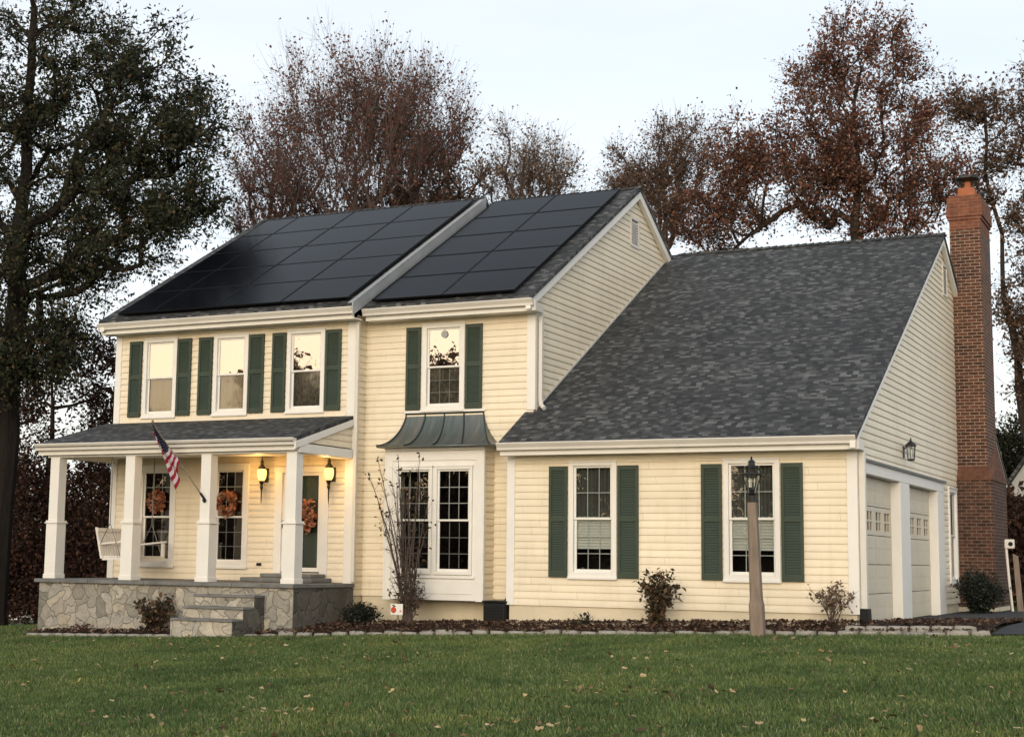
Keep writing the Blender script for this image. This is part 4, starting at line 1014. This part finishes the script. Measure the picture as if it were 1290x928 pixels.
# dark red trees beyond the porch
for (b, tp, bl, lab) in (
    ((-23.4,10,-2.2), (-23.3,10,5.5), [((-23.4,10,1.5),(1.7,1.5,1.7),60), ((-23.6,10,.2),(1.9,1.5,1.1),56), ((-23.3,10,4.6),(1.7,1.2,1.8),14)], 'dark red leafy tree in the gap between the big trunk and the porch'),
    ((-21.5,10.5,-2.2), (-21.6,10.5,6.6), [((-21.6,10.5,2.4),(1.3,1.4,2.3),60), ((-21.4,10.5,.0),(1.5,1.3,1.2),46), ((-21.9,10.5,5.8),(1.3,1.2,1.7),14)], 'dark red leafy tree seen through the left end of the porch'),
    ((-25.6,11,-2.4), (-25.5,11,4.5), [((-25.5,11,1.1),(1.6,1.5,1.8),56), ((-25.2,11,4.4),(1.2,1.2,1.3),9)], 'dark red leafy tree at the far left edge, under the big dark tree'),
    ((-19.6,11.5,-2.0), (-19.7,11.5,7.4), [((-19.7,11.5,2.4),(1.2,1.3,2.4),50), ((-19.9,11.5,6.6),(1.3,1.2,1.6),16), ((-19.4,11.5,.1),(1.2,1.3,1.2),40)], 'dark red leafy tree close behind the left corner of the house')):
    tree('maroon_tree', b, tp, .15, bl, M['bark'], M['maroon_leaf'], lab, 'dark red trees behind the porch', 'tree', 7, (.35,.9), .2, 210, (.04,.095), 1.5, .010, spread=.16, lean_start=.12)
tree('leafy_tree', (-3.6,43,-.6), (-3.5,43,5.5), .16, [((-3.6,43,4.9),(1.5,1.2,1.7),80), ((-3.2,43,2.6),(1.6,1.2,1.6),50)],
     M['bark_dark'], M['dark_leaf'], 'dark round tree far behind the chimney, beside the pale neighbouring gable', 'trees round the house', 'tree', 7, (.3,.8), .2, 150, (.05,.11), 1.5, .01, spread=.15)
tree('maroon_tree', (.75,14,-.1), (.7,14,3.6), .09, [((.55,14,1.4),(.75,.8,1.1),56), ((.9,14,.5),(.8,.8,.6),34)],
     M['bark'], M['maroon_leaf'], 'dark red bushy tree at the right edge, behind the brick chimney', None, 'tree', 7, (.25,.55), .2, 60, (.07,.13), 1.5, .008, spread=.12, lean_start=.05)

def shrub(name, x, y, h, w, label, leafmat, stems=14, leaves=700, lsize=(.03,.06), bark='bark', spread=.03, lo=.25, r=.006, round_=False):
    """many arching stems from one crown of the root, forked, with leaves along their outer part"""
    z = gz(x, y)+.01; segs = []; tips = []
    for i in range(stems):
        a = random.uniform(0, 2*math.pi); f = random.random()**.6; hh = h*random.uniform(.72,1.03)*(1-.35*f*f if not round_ else math.sqrt(max(.1, 1-.8*f*f)))
        b = np.array([x+random.uniform(-.04,.04), y+random.uniform(-.04,.04), z]); T = np.array([x+math.cos(a)*w*f, y+math.sin(a)*w*f*.8, z+hh])
        c_ = b*.45+T*.55+np.array([0,0,hh*.18])-np.array([math.cos(a),math.sin(a),0])*w*f*.12
        k = 8; pts = [(1-q)**2*b+2*q*(1-q)*c_+q*q*T+rng.normal(size=3)*.008 for q in np.linspace(0,1,k)]
        for j in range(k-1):
            segs.append((pts[j], pts[j+1], r*(1.2-.9*j/k), r*(1.2-.9*(j+1)/k)))
            if j/k >= lo-.1:
                for _ in range(3):
                    d = rng.normal(size=3)*.8+np.array([math.cos(a)*.5, math.sin(a)*.5, .5]); d /= np.linalg.norm(d); e_ = pts[j]+d*random.uniform(.25,1.0)*.2*h
                    segs.append((pts[j], e_, r*.45, r*.2)); tips.append((pts[j], e_))
    t = thing(name, label, 'shrub', (x, y, z)); A = [np.array([q[i] for q in segs]) for i in range(4)]
    np_mesh('stems', tube_edges(A[0], A[1], A[2], A[3], 4), 4, M[bark], t)
    j = rng.integers(0, len(tips), leaves); P0 = np.array([q[0] for q in tips])[j]; P1 = np.array([q[1] for q in tips])[j]
    c = P0+(P1-P0)*(rng.random((leaves,1))**.6)+rng.normal(size=(leaves,3))*spread
    c[:,2] = np.maximum(c[:,2], z+.02)
    np_mesh('leaves', leaf_quads(c, lsize, 0, 1.6, .1), 4, M[leafmat], t); return t
shrub('bare_shrub', -6.82, -.40, 1.0, .30, 'upright bare shrub with grey stems in front of the bay window', 'shrub_leaf', 22, 240, (.025,.05), 'bark_grey', .03, .35, .010)
# tall wands of the same shrub
def wands():
    t = [o for o in C.objects if o.name == 'bare_shrub'][0]; segs = []; lv = []
    z0 = gz(-6.82, -.4)
    for (tx, ty, tz) in [(-7.35,-.5,2.35),(-7.18,-.35,2.05),(-7.02,-.45,2.42),(-6.92,-.3,1.9),(-6.62,-.45,2.38),(-6.55,-.3,1.75),(-6.75,-.55,2.15),(-7.42,-.4,1.8),(-6.42,-.5,1.35),(-7.1,-.6,1.5),(-7.3,-.45,2.0),(-7.25,-.6,1.6),(-7.1,-.3,2.25),(-6.98,-.55,2.0),(-7.5,-.5,2.15),(-6.85,-.5,1.7),(-6.68,-.35,1.95),(-7.0,-.4,1.4),(-6.6,-.6,1.5),(-7.2,-.5,1.25)]:
        b = np.array([-6.82+random.uniform(-.06,.06), -.4+random.uniform(-.06,.06), z0]); T = np.array([tx,ty,tz]); c_ = b*.5+T*.5+np.array([(b[0]-tx)*.22,0,.1])
        k = 10; pts = [(1-s)**2*b+2*s*(1-s)*c_+s*s*T+rng.normal(size=3)*.008 for s in np.linspace(0,1,k)]
        for i in range(k-1):
            segs.append((pts[i], pts[i+1], .012*(1-i/k)+.003, .012*(1-(i+1)/k)+.003))
            if i > 2:
                for _ in range(3):
                    d = rng.normal(size=3)*.6+np.array([0,0,.8]); d /= np.linalg.norm(d); q = pts[i]+d*random.uniform(.08,.25); segs.append((pts[i], q, .003, .0015))
                    if random.random() < .35: lv.append(q)
        for _ in range(5): lv.append(pts[-1]+rng.normal(size=3)*.03)
    A = [np.array([s[i] for s in segs]) for i in range(4)]
    np_mesh('stems', tube_edges(A[0], A[1], A[2], A[3], 5), 4, M['bark_grey'], t)
    np_mesh('dry_leaves', leaf_quads(np.array(lv), (.03,.06), 0, 1.5), 4, M['shrub_leaf'], t)
wands()
shrub('leafy_shrub', -2.70, -.62, .86, .40, 'bushy shrub with brown and olive leaves between the two garage windows', 'shrub_leaf', 22, 950, (.03,.065), lo=.2)
shrub('sparse_shrub', -.25, -.5, .68, .38, 'sparse twiggy shrub with small tan leaves near the garage corner', 'pale_leaf', 16, 300, (.022,.048), 'bark_grey', lo=.4)
shrub('leafy_shrub', -10.55, -1.85, .66, .46, 'low dark shrub with reddish leaves against the stone porch, left of the steps', 'shrub_leaf', 20, 520, (.035,.075), lo=.15)
shrub('evergreen_shrub', -7.7, -.35, .40, .42, 'low dark green mounded shrub at the right foot of the stone porch', 'box_leaf', 60, 3200, (.018,.036), round_=True, lo=.0, spread=.035)
shrub('small_plant', -3.75, -.75, .26, .24, 'small grey green plant low under the left garage window', 'dark_leaf', 14, 150, (.02,.045), lo=.1, r=.004)
shrub('small_plant', -11.9, -1.95, .2, .22, 'tiny brown leafy plant at the foot of the stone porch wall, far left', 'red_leaf', 10, 110, (.02,.05), lo=.1, r=.004)
shrub('boxwood', .55, 7.0, .76, .50, 'dense dark round evergreen bush at the foot of the chimney', 'box_leaf', 110, 8000, (.022,.042), round_=True, lo=.0, spread=.045)

# trees across the street, behind the viewer: the windows mirror them
road = tree('roadside_tree', (-12,-52,-1.6), (-12,-52,5.0), .2, [((-12,-52,2.2),(2.7,2,3.0),70), ((-12,-52,.3),(3.0,1.8,1.6),40), ((-12,-52,5.6),(2.0,1.6,2.0),40)], M['bark'], M['brown_leaf'],
     'dark tree across the street, mirrored in the house windows', 'trees across the street', 'tree', 5, (.5,1.3), .5, 130, (.09,.2), 1.5, .02, spread=.25, lean_start=.1)
for i, (x, y, sc_) in enumerate(((-16.5,-55,.95),(-20.6,-51,1.12),(-25.2,-54,.95),(-29.6,-51,1.25),(-34.4,-53,1.4),(-39.4,-55,1.15),(-43.2,-52,1.42),(-49,-54,1.0),(-54,-52,1.12),(-59.5,-55,1.0),(-7,-54,1.0),(-65,-53,1.1))):
    c = road.copy(); C.objects.link(c); c.location = (x, y, -1.6); c.rotation_euler = (0, 0, i*2.1); c.scale = (sc_,)*3
    for ch_ in road.children: d = ch_.copy(); C.objects.link(d); mi_ = ch_.matrix_parent_inverse.copy(); d.parent = c; d.matrix_parent_inverse = mi_

# ------------------------------------------------------------------ loose objects
# lamp post
lx, ly = -.93, -1.66; lz = gz(lx, ly)
L = thing('lamp_post', 'weathered square wooden lamp post with unlit black glass lantern at the lawn edge', 'lamp post', (lx, ly, lz))
mb = MB(); dx = -.075      # leans slightly to the left
def sq(z, a): k = (z-lz)/2.2; return [(lx+dx*k+i*a, ly+j*a, z) for i, j in ((-1,-1),(1,-1),(1,1),(-1,1))]
def cham(z, a):
    k = (z-lz)/2.2; b = a*.72
    return [(lx+dx*k+p, ly+q, z) for p, q in ((-b,-a),(b,-a),(a,-b),(a,b),(b,a),(-b,a),(-a,b),(-a,-b))]
rings = [cham(lz-.1,.088), cham(lz+.40,.088), cham(lz+.455,.078), cham(lz+.50,.074), cham(lz+1.40,.062), cham(lz+1.74,.057)]
b0 = len(mb.v)
for r in rings: mb.v += r
for i in range(len(rings)-1):
    for j in range(8): mb.f.append((i*8+j, i*8+(j+1)%8, (i+1)*8+(j+1)%8, (i+1)*8+j)); mb.mi.append(0)
mb.f.append(tuple(range(40,48))); mb.mi.append(0)
mb.build('post', M['wood'], L)
q = (lx+dx*.83, ly, lz+1.74); mb = MB()
mb.lathe([(.052,-.02),(.054,.09),(.04,.10),(.06,.115),(.03,.13)], q, 12)
for k in range(4):
    a = math.pi/4+k*math.pi/2
    mb.tube([(q[0]+.055*math.cos(a), q[1]+.055*math.sin(a), q[2]+.12), (q[0]+.135*math.cos(a), q[1]+.135*math.sin(a), q[2]+.36)], .0075, 5)
mb.lathe([(.160,.355),(.165,.368),(.13,.375),(.128,.385)], q, 12); mb.lathe([(.07,.47),(.045,.50),(.04,.525),(.055,.53),(.03,.555),(.012,.57),(.016,.595),(.003,.61)], q, 12)
for k in range(8):
    a = k*math.pi/4; mb.tube([(q[0]+R_*math.cos(a), q[1]+R_*math.sin(a), q[2]+Z_) for R_, Z_ in ((.128,.38),(.118,.42),(.09,.46),(.06,.485))], .006, 4)
mb.lathe([(.028,.13),(.034,.16),(.05,.165),(.012,.18)], q, 8)
for k in range(3):
    a = k*2.1; mb.tube([(q[0],q[1],q[2]+.16), (q[0]+.035*math.cos(a), q[1]+.035*math.sin(a), q[2]+.17), (q[0]+.04*math.cos(a), q[1]+.04*math.sin(a), q[2]+.2)], .006, 5)
ln = mb.build('lantern', M['black'], L)
mb = MB(); n4 = [(.058,.125),(.128,.355)]
mb.lathe(n4, q, 4); mb.v = [tuple(p) for p in mb.v]; mb.f = mb.f[:4]; mb.mi = mb.mi[:4]
mb.build('lantern_glass', M['glass_clear'], ln)
for k in range(3):
    a = k*2.1; mb = MB(); mb.lathe([(.010,.2),(.010,.255),(.017,.27),(.012,.30),(.002,.325)], (q[0]+.04*math.cos(a), q[1]+.04*math.sin(a), q[2]), 8); mb.build('candle_bulb', M['blind'], ln)

# porch swing
sx, sy, sz = -12.28, -.55, PF
S = thing('porch_swing', 'white slatted wooden bench swing hanging on chains at the left end of the porch', 'porch swing', (sx, sy, sz))
mb = MB(); y0, y1 = sy-.54, sy+.54
for k in range(6): mb.box(sx+.02+k*.075, sx+.085+k*.075, y0+.02, y1-.02, .80, .822)
mb.box(sx+.0, sx+.48, y0, y0+.05, .745, .798); mb.box(sx, sx+.48, y1-.05, y1, .745, .798); mb.box(sx+.42, sx+.481, y0+.051, y1-.051, .735, .797)
mb.build('seat', M['swing'], S, .003)
mb = MB()
def bk(y, f, t): return (sx-.02-.13*f+t, y, .77+.50*f)
for k in range(15):
    ya = y0+.05+k*(y1-y0-.1)/15; yb = ya+.05
    mb.hexa([bk(ya,.06,0),bk(ya,.06,.016)][:0] or [bk(ya,.05,0),bk(ya,.05,.016),bk(yb,.05,.016),bk(yb,.05,0),bk(ya,.98,0),bk(ya,.98,.016),bk(yb,.98,.016),bk(yb,.98,0)])
for f0, f1 in ((0,.10),(.48,.58),(.90,1.02)):
    mb.hexa([bk(y0,f0,.017),bk(y0,f0,.04),bk(y1,f0,.04),bk(y1,f0,.017),bk(y0,f1,.017),bk(y0,f1,.04),bk(y1,f1,.04),bk(y1,f1,.017)])
for ya in (y0, y1-.05): mb.hexa([bk(ya,0,-.02),bk(ya,0,.016),bk(ya+.05,0,.016),bk(ya+.05,0,-.02),bk(ya,1.04,-.02),bk(ya,1.04,.016),bk(ya+.05,1.04,.016),bk(ya+.05,1.04,-.02)])
mb.build('backrest', M['swing'], S, .003)
for ya in (y0, y1-.05):
    mb = MB(); mb.hexa([(sx-.04,ya,1.0),(sx+.50,ya,1.05),(sx+.50,ya+.06,1.05),(sx-.04,ya+.06,1.0),(sx-.04,ya,1.03),(sx+.50,ya,1.08),(sx+.50,ya+.06,1.08),(sx-.04,ya+.06,1.03)])
    mb.box(sx+.42, sx+.475, ya+.005, ya+.05, .80, 1.04); mb.build('armrest', M['swing'], S, .003)
for ya in (y0-.02, y1+.02):
    mb = MB(); mb.tube([(sx+.16,ya,2.52),(sx+.16,ya,1.36)], .008, 6); mb.tube([(sx+.16,ya,1.36),(sx-.03,ya,1.02)], .007, 6); mb.tube([(sx+.16,ya,1.36),(sx+.40,ya,.80)], .007, 6); mb.build('chain', M['chain'], S)

# flag
A0 = Vector((-9.975,-1.46,1.75)); A1 = Vector((-10.47,-2.20,2.90)); D = A1-A0
Fg = thing('flag', 'red white and blue striped flag hanging limp from an angled pole on a porch column', 'flag', tuple(A0))
mb = MB(); mb.tube([tuple(A0), tuple(A1)], [.011,.009], 8); mb.lathe([(.004,-.01),(.018,.01),(.021,.025),(.015,.04),(.003,.05)], tuple(A1), 10); mb.build('flagpole', M['wood'], Fg)
mb = MB(); mb.tube([tuple(A0-Vector((0,-.03,.05))), tuple(A0-Vector((0,.0,.02)))], .03, 8); mb.tube([tuple(A0-D*.03), tuple(A0+D*.07)], .02, 8); mb.build('bracket', M['black'], Fg)
def flag_mesh():
    nu, nv = 44, 40; vs = []; uv = []; dn = Vector((0,0,-1)); side = Vector((-.83,.55,0)); 
    for i in range(nv+1):
        v = i/nv                                  # along the hoist, 0 at the pole tip
        a = A0+D*(.985-.50*v)
        for j in range(nu+1):
            u = j/nu
            L_ = .15+.33*v**1.2                   # limp cloth: hangs further where the pole is lower
            fold = math.sin(u*13+v*3.0)*.030*(.3+u)+math.sin(u*24+v*5)*.012
            roll = (1-v)*.5
            p = a+dn*(L_*u)+side*(fold+.05*u*v)+D.normalized()*(fold*.5*(1-v)-.02*u)+Vector((.83,-.55,0))*.012
            p += Vector((0,-1,0))*.03*math.sin(u*9+v*6)
            vs.append(p); uv.append((u, v))
    fs = [(i*(nu+1)+j, i*(nu+1)+j+1, (i+1)*(nu+1)+j+1, (i+1)*(nu+1)+j) for i in range(nv) for j in range(nu)]
    me = bpy.data.meshes.new('flag_cloth'); me.from_pydata([tuple(p) for p in vs], [], fs); me.update(); me.materials.append(M['flag'])
    l = me.uv_layers.new(name='uv'); li = np.empty(len(me.loops), int); me.loops.foreach_get('vertex_index', li); l.data.foreach_set('uv', np.array(uv)[li].ravel())
    me.polygons.foreach_set('use_smooth', [True]*len(fs))
    o = bpy.data.objects.new('flag_cloth', me); C.objects.link(o); o.parent = Fg; o.matrix_parent_inverse = Matrix.Translation(-Fg.location)
flag_mesh()

# wreaths
def wreath(x, y, z, r, n, label, t=.07):
    a = rng.uniform(0, 2*np.pi, n); rr = r+rng.normal(0, t*.5, n); c = np.stack([x+np.cos(a)*rr, y-rng.random(n)*.06, z+np.sin(a)*rr*1.05], 1)
    W = thing('wreath', label, 'wreath', (x, y, z-r))
    np_mesh('leaves', leaf_quads(c, (.05,.10), 0, 1.3), 4, M['wreath_leaf'], W)
    mb = MB(); mb.tube([(x+math.cos(k*math.pi/8)*r, y+.0, z+math.sin(k*math.pi/8)*r) for k in range(17)], .018, 6); mb.build('ring', M['wood'], W)
wreath(-9.16, .215, 1.50, .17, 330, 'round autumn wreath of orange and brown leaves on the dark front door', .10)
wreath(-12.17, .215, 1.78, .13, 260, 'orange leaf wreath put in for the sunset mirrored in the porch window behind the swing', .06)  # added ring of leaves stands for the orange reflection in the pane
wreath(-10.70, .215, 1.74, .15, 260, 'orange leaf wreath put in for the sunset mirrored in the porch window nearest the lit lantern', .06)  # likewise added in place of mirrored orange glow

sc_ = thing('suncatcher', 'small round grey suncatcher hanging in the upper pane above the copper bay roof', 'suncatcher', (-6.76,.585,4.44))
mb = MB(); mb.tube([(-6.76,.582,4.49),(-6.76,.592,4.49)], .062, 18); mb.build('disc', M['flash'], sc_)
mb = MB(); mb.tube([(-6.76,.589,4.54),(-6.76,.589,4.59)], .003, 4); mb.build('cord', M['chain'], sc_)
# dark equipment box and garden sign
bx, by = -5.47, .05; bz = gz(bx, by)
B = thing('equipment_box', 'black boxy utility unit with a ribbed side between the bay window and the garage', 'utility box', (bx, by, bz))
mb = MB(); mb.box(bx-.20, bx+.16, by-.16, by+.2, bz, bz+.36); mb.build('cabinet', M['black_plastic'], B, .02)
mb = MB(); mb.box(bx-.215, bx+.175, by-.175, by+.215, bz+.361, bz+.39); mb.build('lid', M['black_plastic'], B, .012)
mb = MB()
for k in range(6): mb.box(bx-.17, bx+.13, by-.172, by-.161, bz+.06+k*.045, bz+.08+k*.045)
mb.build('grille', M['black_plastic'], B)
mb = MB(); mb.tube([(bx+.05,by+.1,bz+.39),(bx+.08,by+.15,bz+.47),(bx+.15,by+.3,bz+.49),(bx+.18,by+.5,bz+.47)], .012, 6); mb.build('hose', M['black_plastic'], B)
gx_, gy_ = -6.93, -.52; gz0 = gz(gx_, gy_)
Sg = thing('garden_sign', 'small white garden sign with a red flower, standing in the bare shrub', 'sign', (gx_, gy_, gz0))
mb = MB(); mb.box(gx_-.125, gx_+.09, gy_-.006, gy_+.006, gz0+.215, gz0+.385); mb.build('board', M['trim'], Sg, .002)
mb = MB(); mb.box(gx_-.02, gx_+.01, gy_+.0075, gy_+.02, gz0-.1, gz0+.36); mb.build('stake', M['wood'], Sg)
red = plain('sign_red', (.45,.06,.03), .6); grn = plain('sign_green', (.10,.13,.05), .6); mb = MB()
for k in range(7):
    a = k*2*math.pi/7; c0 = (gx_-.07+.026*math.cos(a), gz0+.29+.026*math.sin(a)); mb.prism([(c0[0]+.024*math.cos(b), c0[1]+.024*math.sin(b)) for b in np.linspace(0, 2*math.pi, 9)[:-1]], 'y', gy_-.0085-.0004*k, gy_-.0062)
mb.prism([(gx_+.05+.014*math.cos(b), gz0+.275+.014*math.sin(b)) for b in np.linspace(0, 2*math.pi, 9)[:-1]], 'y', gy_-.009, gy_-.0062); mb.build('flower_mark', red, Sg)
mb = MB(); mb.prism([(gx_-.10,gz0+.365),(gx_-.07,gz0+.335),(gx_-.03,gz0+.345),(gx_-.065,gz0+.375)], 'y', gy_-.012, gy_-.0062); mb.build('leaf_mark', grn, Sg)

# leaning white pipe by the chimney
px_, py_ = .93, 8.3; pz_ = gz(px_, py_)
Pp = thing('vent_pipe', 'leaning white pipe with a square fitting on top beside the brick chimney', 'pipe', (px_, py_, pz_))
mb = MB(); mb.tube([(px_+.02,py_,pz_-.05),(px_-.03,py_,pz_+.55),(px_-.065,py_,pz_+1.14)], .024, 10); mb.build('pipe', M['metal_white'], Pp)
mb = MB(); mb.box(px_-.09,px_+.08,py_-.05,py_+.06,pz_+1.14,pz_+1.31); mb.build('fitting', M['metal_white'], Pp, .02)
mb = MB(); mb.tube([(px_+.02,py_-.051,pz_+1.225),(px_+.02,py_-.065,pz_+1.225)], .04, 14); mb.build('dial', M['black_plastic'], Pp)
Ps = thing('grey_stake', 'short weathered grey timber post leaning against the white pipe by the chimney', 'post', (px_+.12, py_+.1, pz_))
mb = MB(); mb.hexa([(px_+.09,py_+.08,pz_-.05),(px_+.19,py_+.08,pz_-.05),(px_+.19,py_+.18,pz_-.05),(px_+.09,py_+.18,pz_-.05),(px_+.03,py_+.08,pz_+1.05),(px_+.12,py_+.08,pz_+1.0),(px_+.12,py_+.18,pz_+1.0),(px_+.03,py_+.18,pz_+1.05)]); mb.build('post', M['wood'], Ps, .008)

# neighbouring houses
def gable_house(name, label, x0, x1, y0, y1, ze, zr, zb, wall, roof, wins):
    T = thing(name, label, 'house', ((x0+x1)/2, (y0+y1)/2, zb)); xm = (x0+x1)/2
    mb = MB(); mb.prism([(x0,zb),(x1,zb),(x1,ze),(xm,zr),(x0,ze)], 'y', y0, y1); mb.build('wall', wall, T)
    mb = MB(); s = (zr-ze)/(xm-x0)
    mb.prism([(x0-.4,ze-.4*s+.03),(xm,zr+.03),(xm,zr+.2),(x0-.4,ze-.4*s+.2)], 'y', y0-.35, y1+.35); mb.prism([(x1+.4,ze-.4*s+.03),(xm+.001,zr+.03),(xm+.001,zr+.2),(x1+.4,ze-.4*s+.2)], 'y', y0-.35, y1+.35); mb.build('roof', roof, T)
    for (u, v, w, h) in wins:
        mb = MB(); F_ = FRONT(y0); fbox(mb, F_, u-w/2-.12, u-w/2, v-.12, v+h+.12, -.03, .05); fbox(mb, F_, u+w/2, u+w/2+.12, v-.12, v+h+.12, -.03, .05); fbox(mb, F_, u-w/2, u+w/2, v+h, v+h+.12, -.03, .05); fbox(mb, F_, u-w/2, u+w/2, v-.12, v, -.03, .05); fbox(mb, F_, u-.04, u+.04, v, v+h, -.03, .04)
        wn = mb.build('window', M['trim'], T)
        mb = MB(); mb.quad(*[F_.p(a, b, .012) for a, b in ((u-w/2,v),(u+w/2,v),(u+w/2,v+h),(u-w/2,v+h))]); mb.build('pane', M['pane_far'], wn)
M['pane_far'] = plain('far_pane', (.06,.075,.09), .1, .1, 2)
M['far_wall'] = plain('grey_siding', (.34,.33,.31), .7, .08, 2); M['far_white'] = plain('white_siding', (.45,.44,.42), .7, .06, 2)
gable_house('neighbour_house', 'pale neighbouring house with a dark roof, half hidden behind the chimney at the right edge', -2.75, 3.2, 37, 46, 3.7, 8.0, -1, M['far_white'], M['roof'], [(-1.2,.8,.9,1.3),(1.4,.8,.9,1.3)])
gable_house('neighbour_house', 'small far white building with grey windows, low at the left edge beyond the lawn', -58.5, -50.4, 40, 48, -2.0, 1.4, -6.5, M['far_white'], M['roof'], [(-52.6,-3.9,2.2,1.3),(-55.8,-3.9,2.2,1.3)])

# ------------------------------------------------------------------ camera, light, sky
cam = bpy.data.cameras.new('camera'); co = bpy.data.objects.new('camera', cam); C.objects.link(co)
yaw, pitch, roll = .4724, .1307, .0141
cy_, sy_, cp, sp_ = math.cos(yaw), math.sin(yaw), math.cos(pitch), math.sin(pitch)
f = Vector((-sy_*cp, cy_*cp, sp_)); r = Vector((cy_, sy_, 0)); u = r.cross(f)
c_, s_ = math.cos(roll), math.sin(roll); r2 = r*c_+u*s_; u2 = u*c_-r*s_
m = Matrix((r2, u2, -f)).transposed().to_4x4(); m.translation = Vector((4.855,-21.866,.861)); co.matrix_world = m
cam.sensor_fit = 'HORIZONTAL'; cam.sensor_width = 36; cam.lens = 1963.53/1290*36
cam.shift_x = (645-569.43)/1290; cam.shift_y = -(464-444.37)/1290
cam.clip_start = .1; cam.clip_end = 2000
sc = bpy.context.scene; sc.camera = co

SUN_EL, SUN_AZ = R(14), R(14)          # azimuth from -Y towards -X
sd_ = Vector((math.sin(SUN_AZ)*math.cos(SUN_EL), -math.cos(SUN_AZ)*math.cos(SUN_EL), math.sin(SUN_EL)))
sl = bpy.data.lights.new('sun', 'SUN'); sl.energy = 2.0; sl.angle = R(40); sl.color = (1.0, .90, .74)
so = bpy.data.objects.new('sun', sl); C.objects.link(so); so.rotation_euler = sd_.to_track_quat('Z', 'Y').to_euler(); so.location = (-10,-20,20)
for q in LQ:
    pl = bpy.data.lights.new('lantern_light', 'POINT'); pl.energy = 14; pl.color = (1.0,.55,.17); pl.shadow_soft_size = .05
    po = bpy.data.objects.new('lantern_light', pl); C.objects.link(po); po.location = q+Vector((0,-.10,.02))
w = bpy.data.worlds.new('World'); sc.world = w; w.use_nodes = True; nt = w.node_tree; nt.nodes.clear()
out = nt.nodes.new('ShaderNodeOutputWorld'); sky = nt.nodes.new('ShaderNodeTexSky'); sky.sky_type = 'NISHITA'; sky.sun_disc = False
sky.sun_elevation = SUN_EL; sky.sun_rotation = math.atan2(sd_.x, sd_.y); sky.dust_density = 2.5; sky.air_density = 1.0; sky.ozone_density = 1.5
bg = nt.nodes.new('ShaderNodeBackground'); bg.inputs[1].default_value = .05; nt.links.new(sky.outputs[0], bg.inputs[0])
# thin high overcast added to the clear sky
tc = nt.nodes.new('ShaderNodeTexCoord'); sx_ = nt.nodes.new('ShaderNodeSeparateXYZ'); nt.links.new(tc.outputs['Generated'], sx_.inputs[0])
rp = nt.nodes.new('ShaderNodeValToRGB'); nt.links.new(sx_.outputs[2], rp.inputs[0])
el = rp.color_ramp.elements; el[0].position = 0.0; el[0].color = (1.0,.95,.86,1); el[1].position = 1.0; el[1].color = (.62,.70,.78,1)
e2 = rp.color_ramp.elements.new(.14); e2.color = (.95,.965,.975,1); e3 = rp.color_ramp.elements.new(.36); e3.color = (.78,.815,.84,1)
dt = nt.nodes.new('ShaderNodeVectorMath'); dt.operation = 'DOT_PRODUCT'; nt.links.new(tc.outputs['Generated'], dt.inputs[0]); dt.inputs[1].default_value = (-.45, -.89, .0)
mr1 = nt.nodes.new('ShaderNodeMapRange'); mr1.interpolation_type = 'SMOOTHSTEP'; nt.links.new(dt.outputs['Value'], mr1.inputs[0]); mr1.inputs[1].default_value = .2; mr1.inputs[2].default_value = .98
mr2 = nt.nodes.new('ShaderNodeMapRange'); mr2.interpolation_type = 'SMOOTHSTEP'; nt.links.new(sx_.outputs[2], mr2.inputs[0]); mr2.inputs[1].default_value = .55; mr2.inputs[2].default_value = .03
gm = nt.nodes.new('ShaderNodeMath'); gm.operation = 'MULTIPLY'; nt.links.new(mr1.outputs[0], gm.inputs[0]); nt.links.new(mr2.outputs[0], gm.inputs[1])
wm = nt.nodes.new('ShaderNodeMix'); wm.data_type = 'RGBA'; nt.links.new(gm.outputs[0], wm.inputs[0]); nt.links.new(rp.outputs[0], wm.inputs[6]); wm.inputs[7].default_value = (1.65, 1.17, .68, 1)
mp_ = nt.nodes.new('ShaderNodeMapping'); mp_.inputs['Scale'].default_value = (1.2, 1.2, 7.0); nt.links.new(tc.outputs['Generated'], mp_.inputs[0])
cn = nt.nodes.new('ShaderNodeTexNoise'); cn.inputs['Scale'].default_value = 2.2; cn.inputs['Detail'].default_value = 6; cn.inputs['Roughness'].default_value = .55; nt.links.new(mp_.outputs[0], cn.inputs['Vector'])
cr = nt.nodes.new('ShaderNodeValToRGB'); nt.links.new(cn.outputs['Fac'], cr.inputs[0]); cr.color_ramp.elements[0].position = .3; cr.color_ramp.elements[0].color = (.92,.945,.965,1); cr.color_ramp.elements[1].position = .7; cr.color_ramp.elements[1].color = (1.06,1.045,1.03,1)
cm_ = nt.nodes.new('ShaderNodeMix'); cm_.data_type = 'RGBA'; cm_.blend_type = 'MULTIPLY'; cm_.inputs[0].default_value = 1.0; nt.links.new(wm.outputs[2], cm_.inputs[6]); nt.links.new(cr.outputs[0], cm_.inputs[7])
bg2 = nt.nodes.new('ShaderNodeBackground'); bg2.inputs[1].default_value = 1.0; nt.links.new(cm_.outputs[2], bg2.inputs[0])
ad = nt.nodes.new('ShaderNodeAddShader'); nt.links.new(bg.outputs[0], ad.inputs[0]); nt.links.new(bg2.outputs[0], ad.inputs[1]); nt.links.new(ad.outputs[0], out.inputs[0])
vs = sc.view_settings; vs.view_transform = 'Standard'; vs.look = 'None'; vs.exposure = 0.0; vs.gamma = 1.0; vs.use_curve_mapping = False
sc.cycles.max_bounces = 8; sc.cycles.transparent_max_bounces = 12; sc.cycles.caustics_reflective = False; sc.cycles.caustics_refractive = False; sc.cycles.sample_clamp_indirect = 5
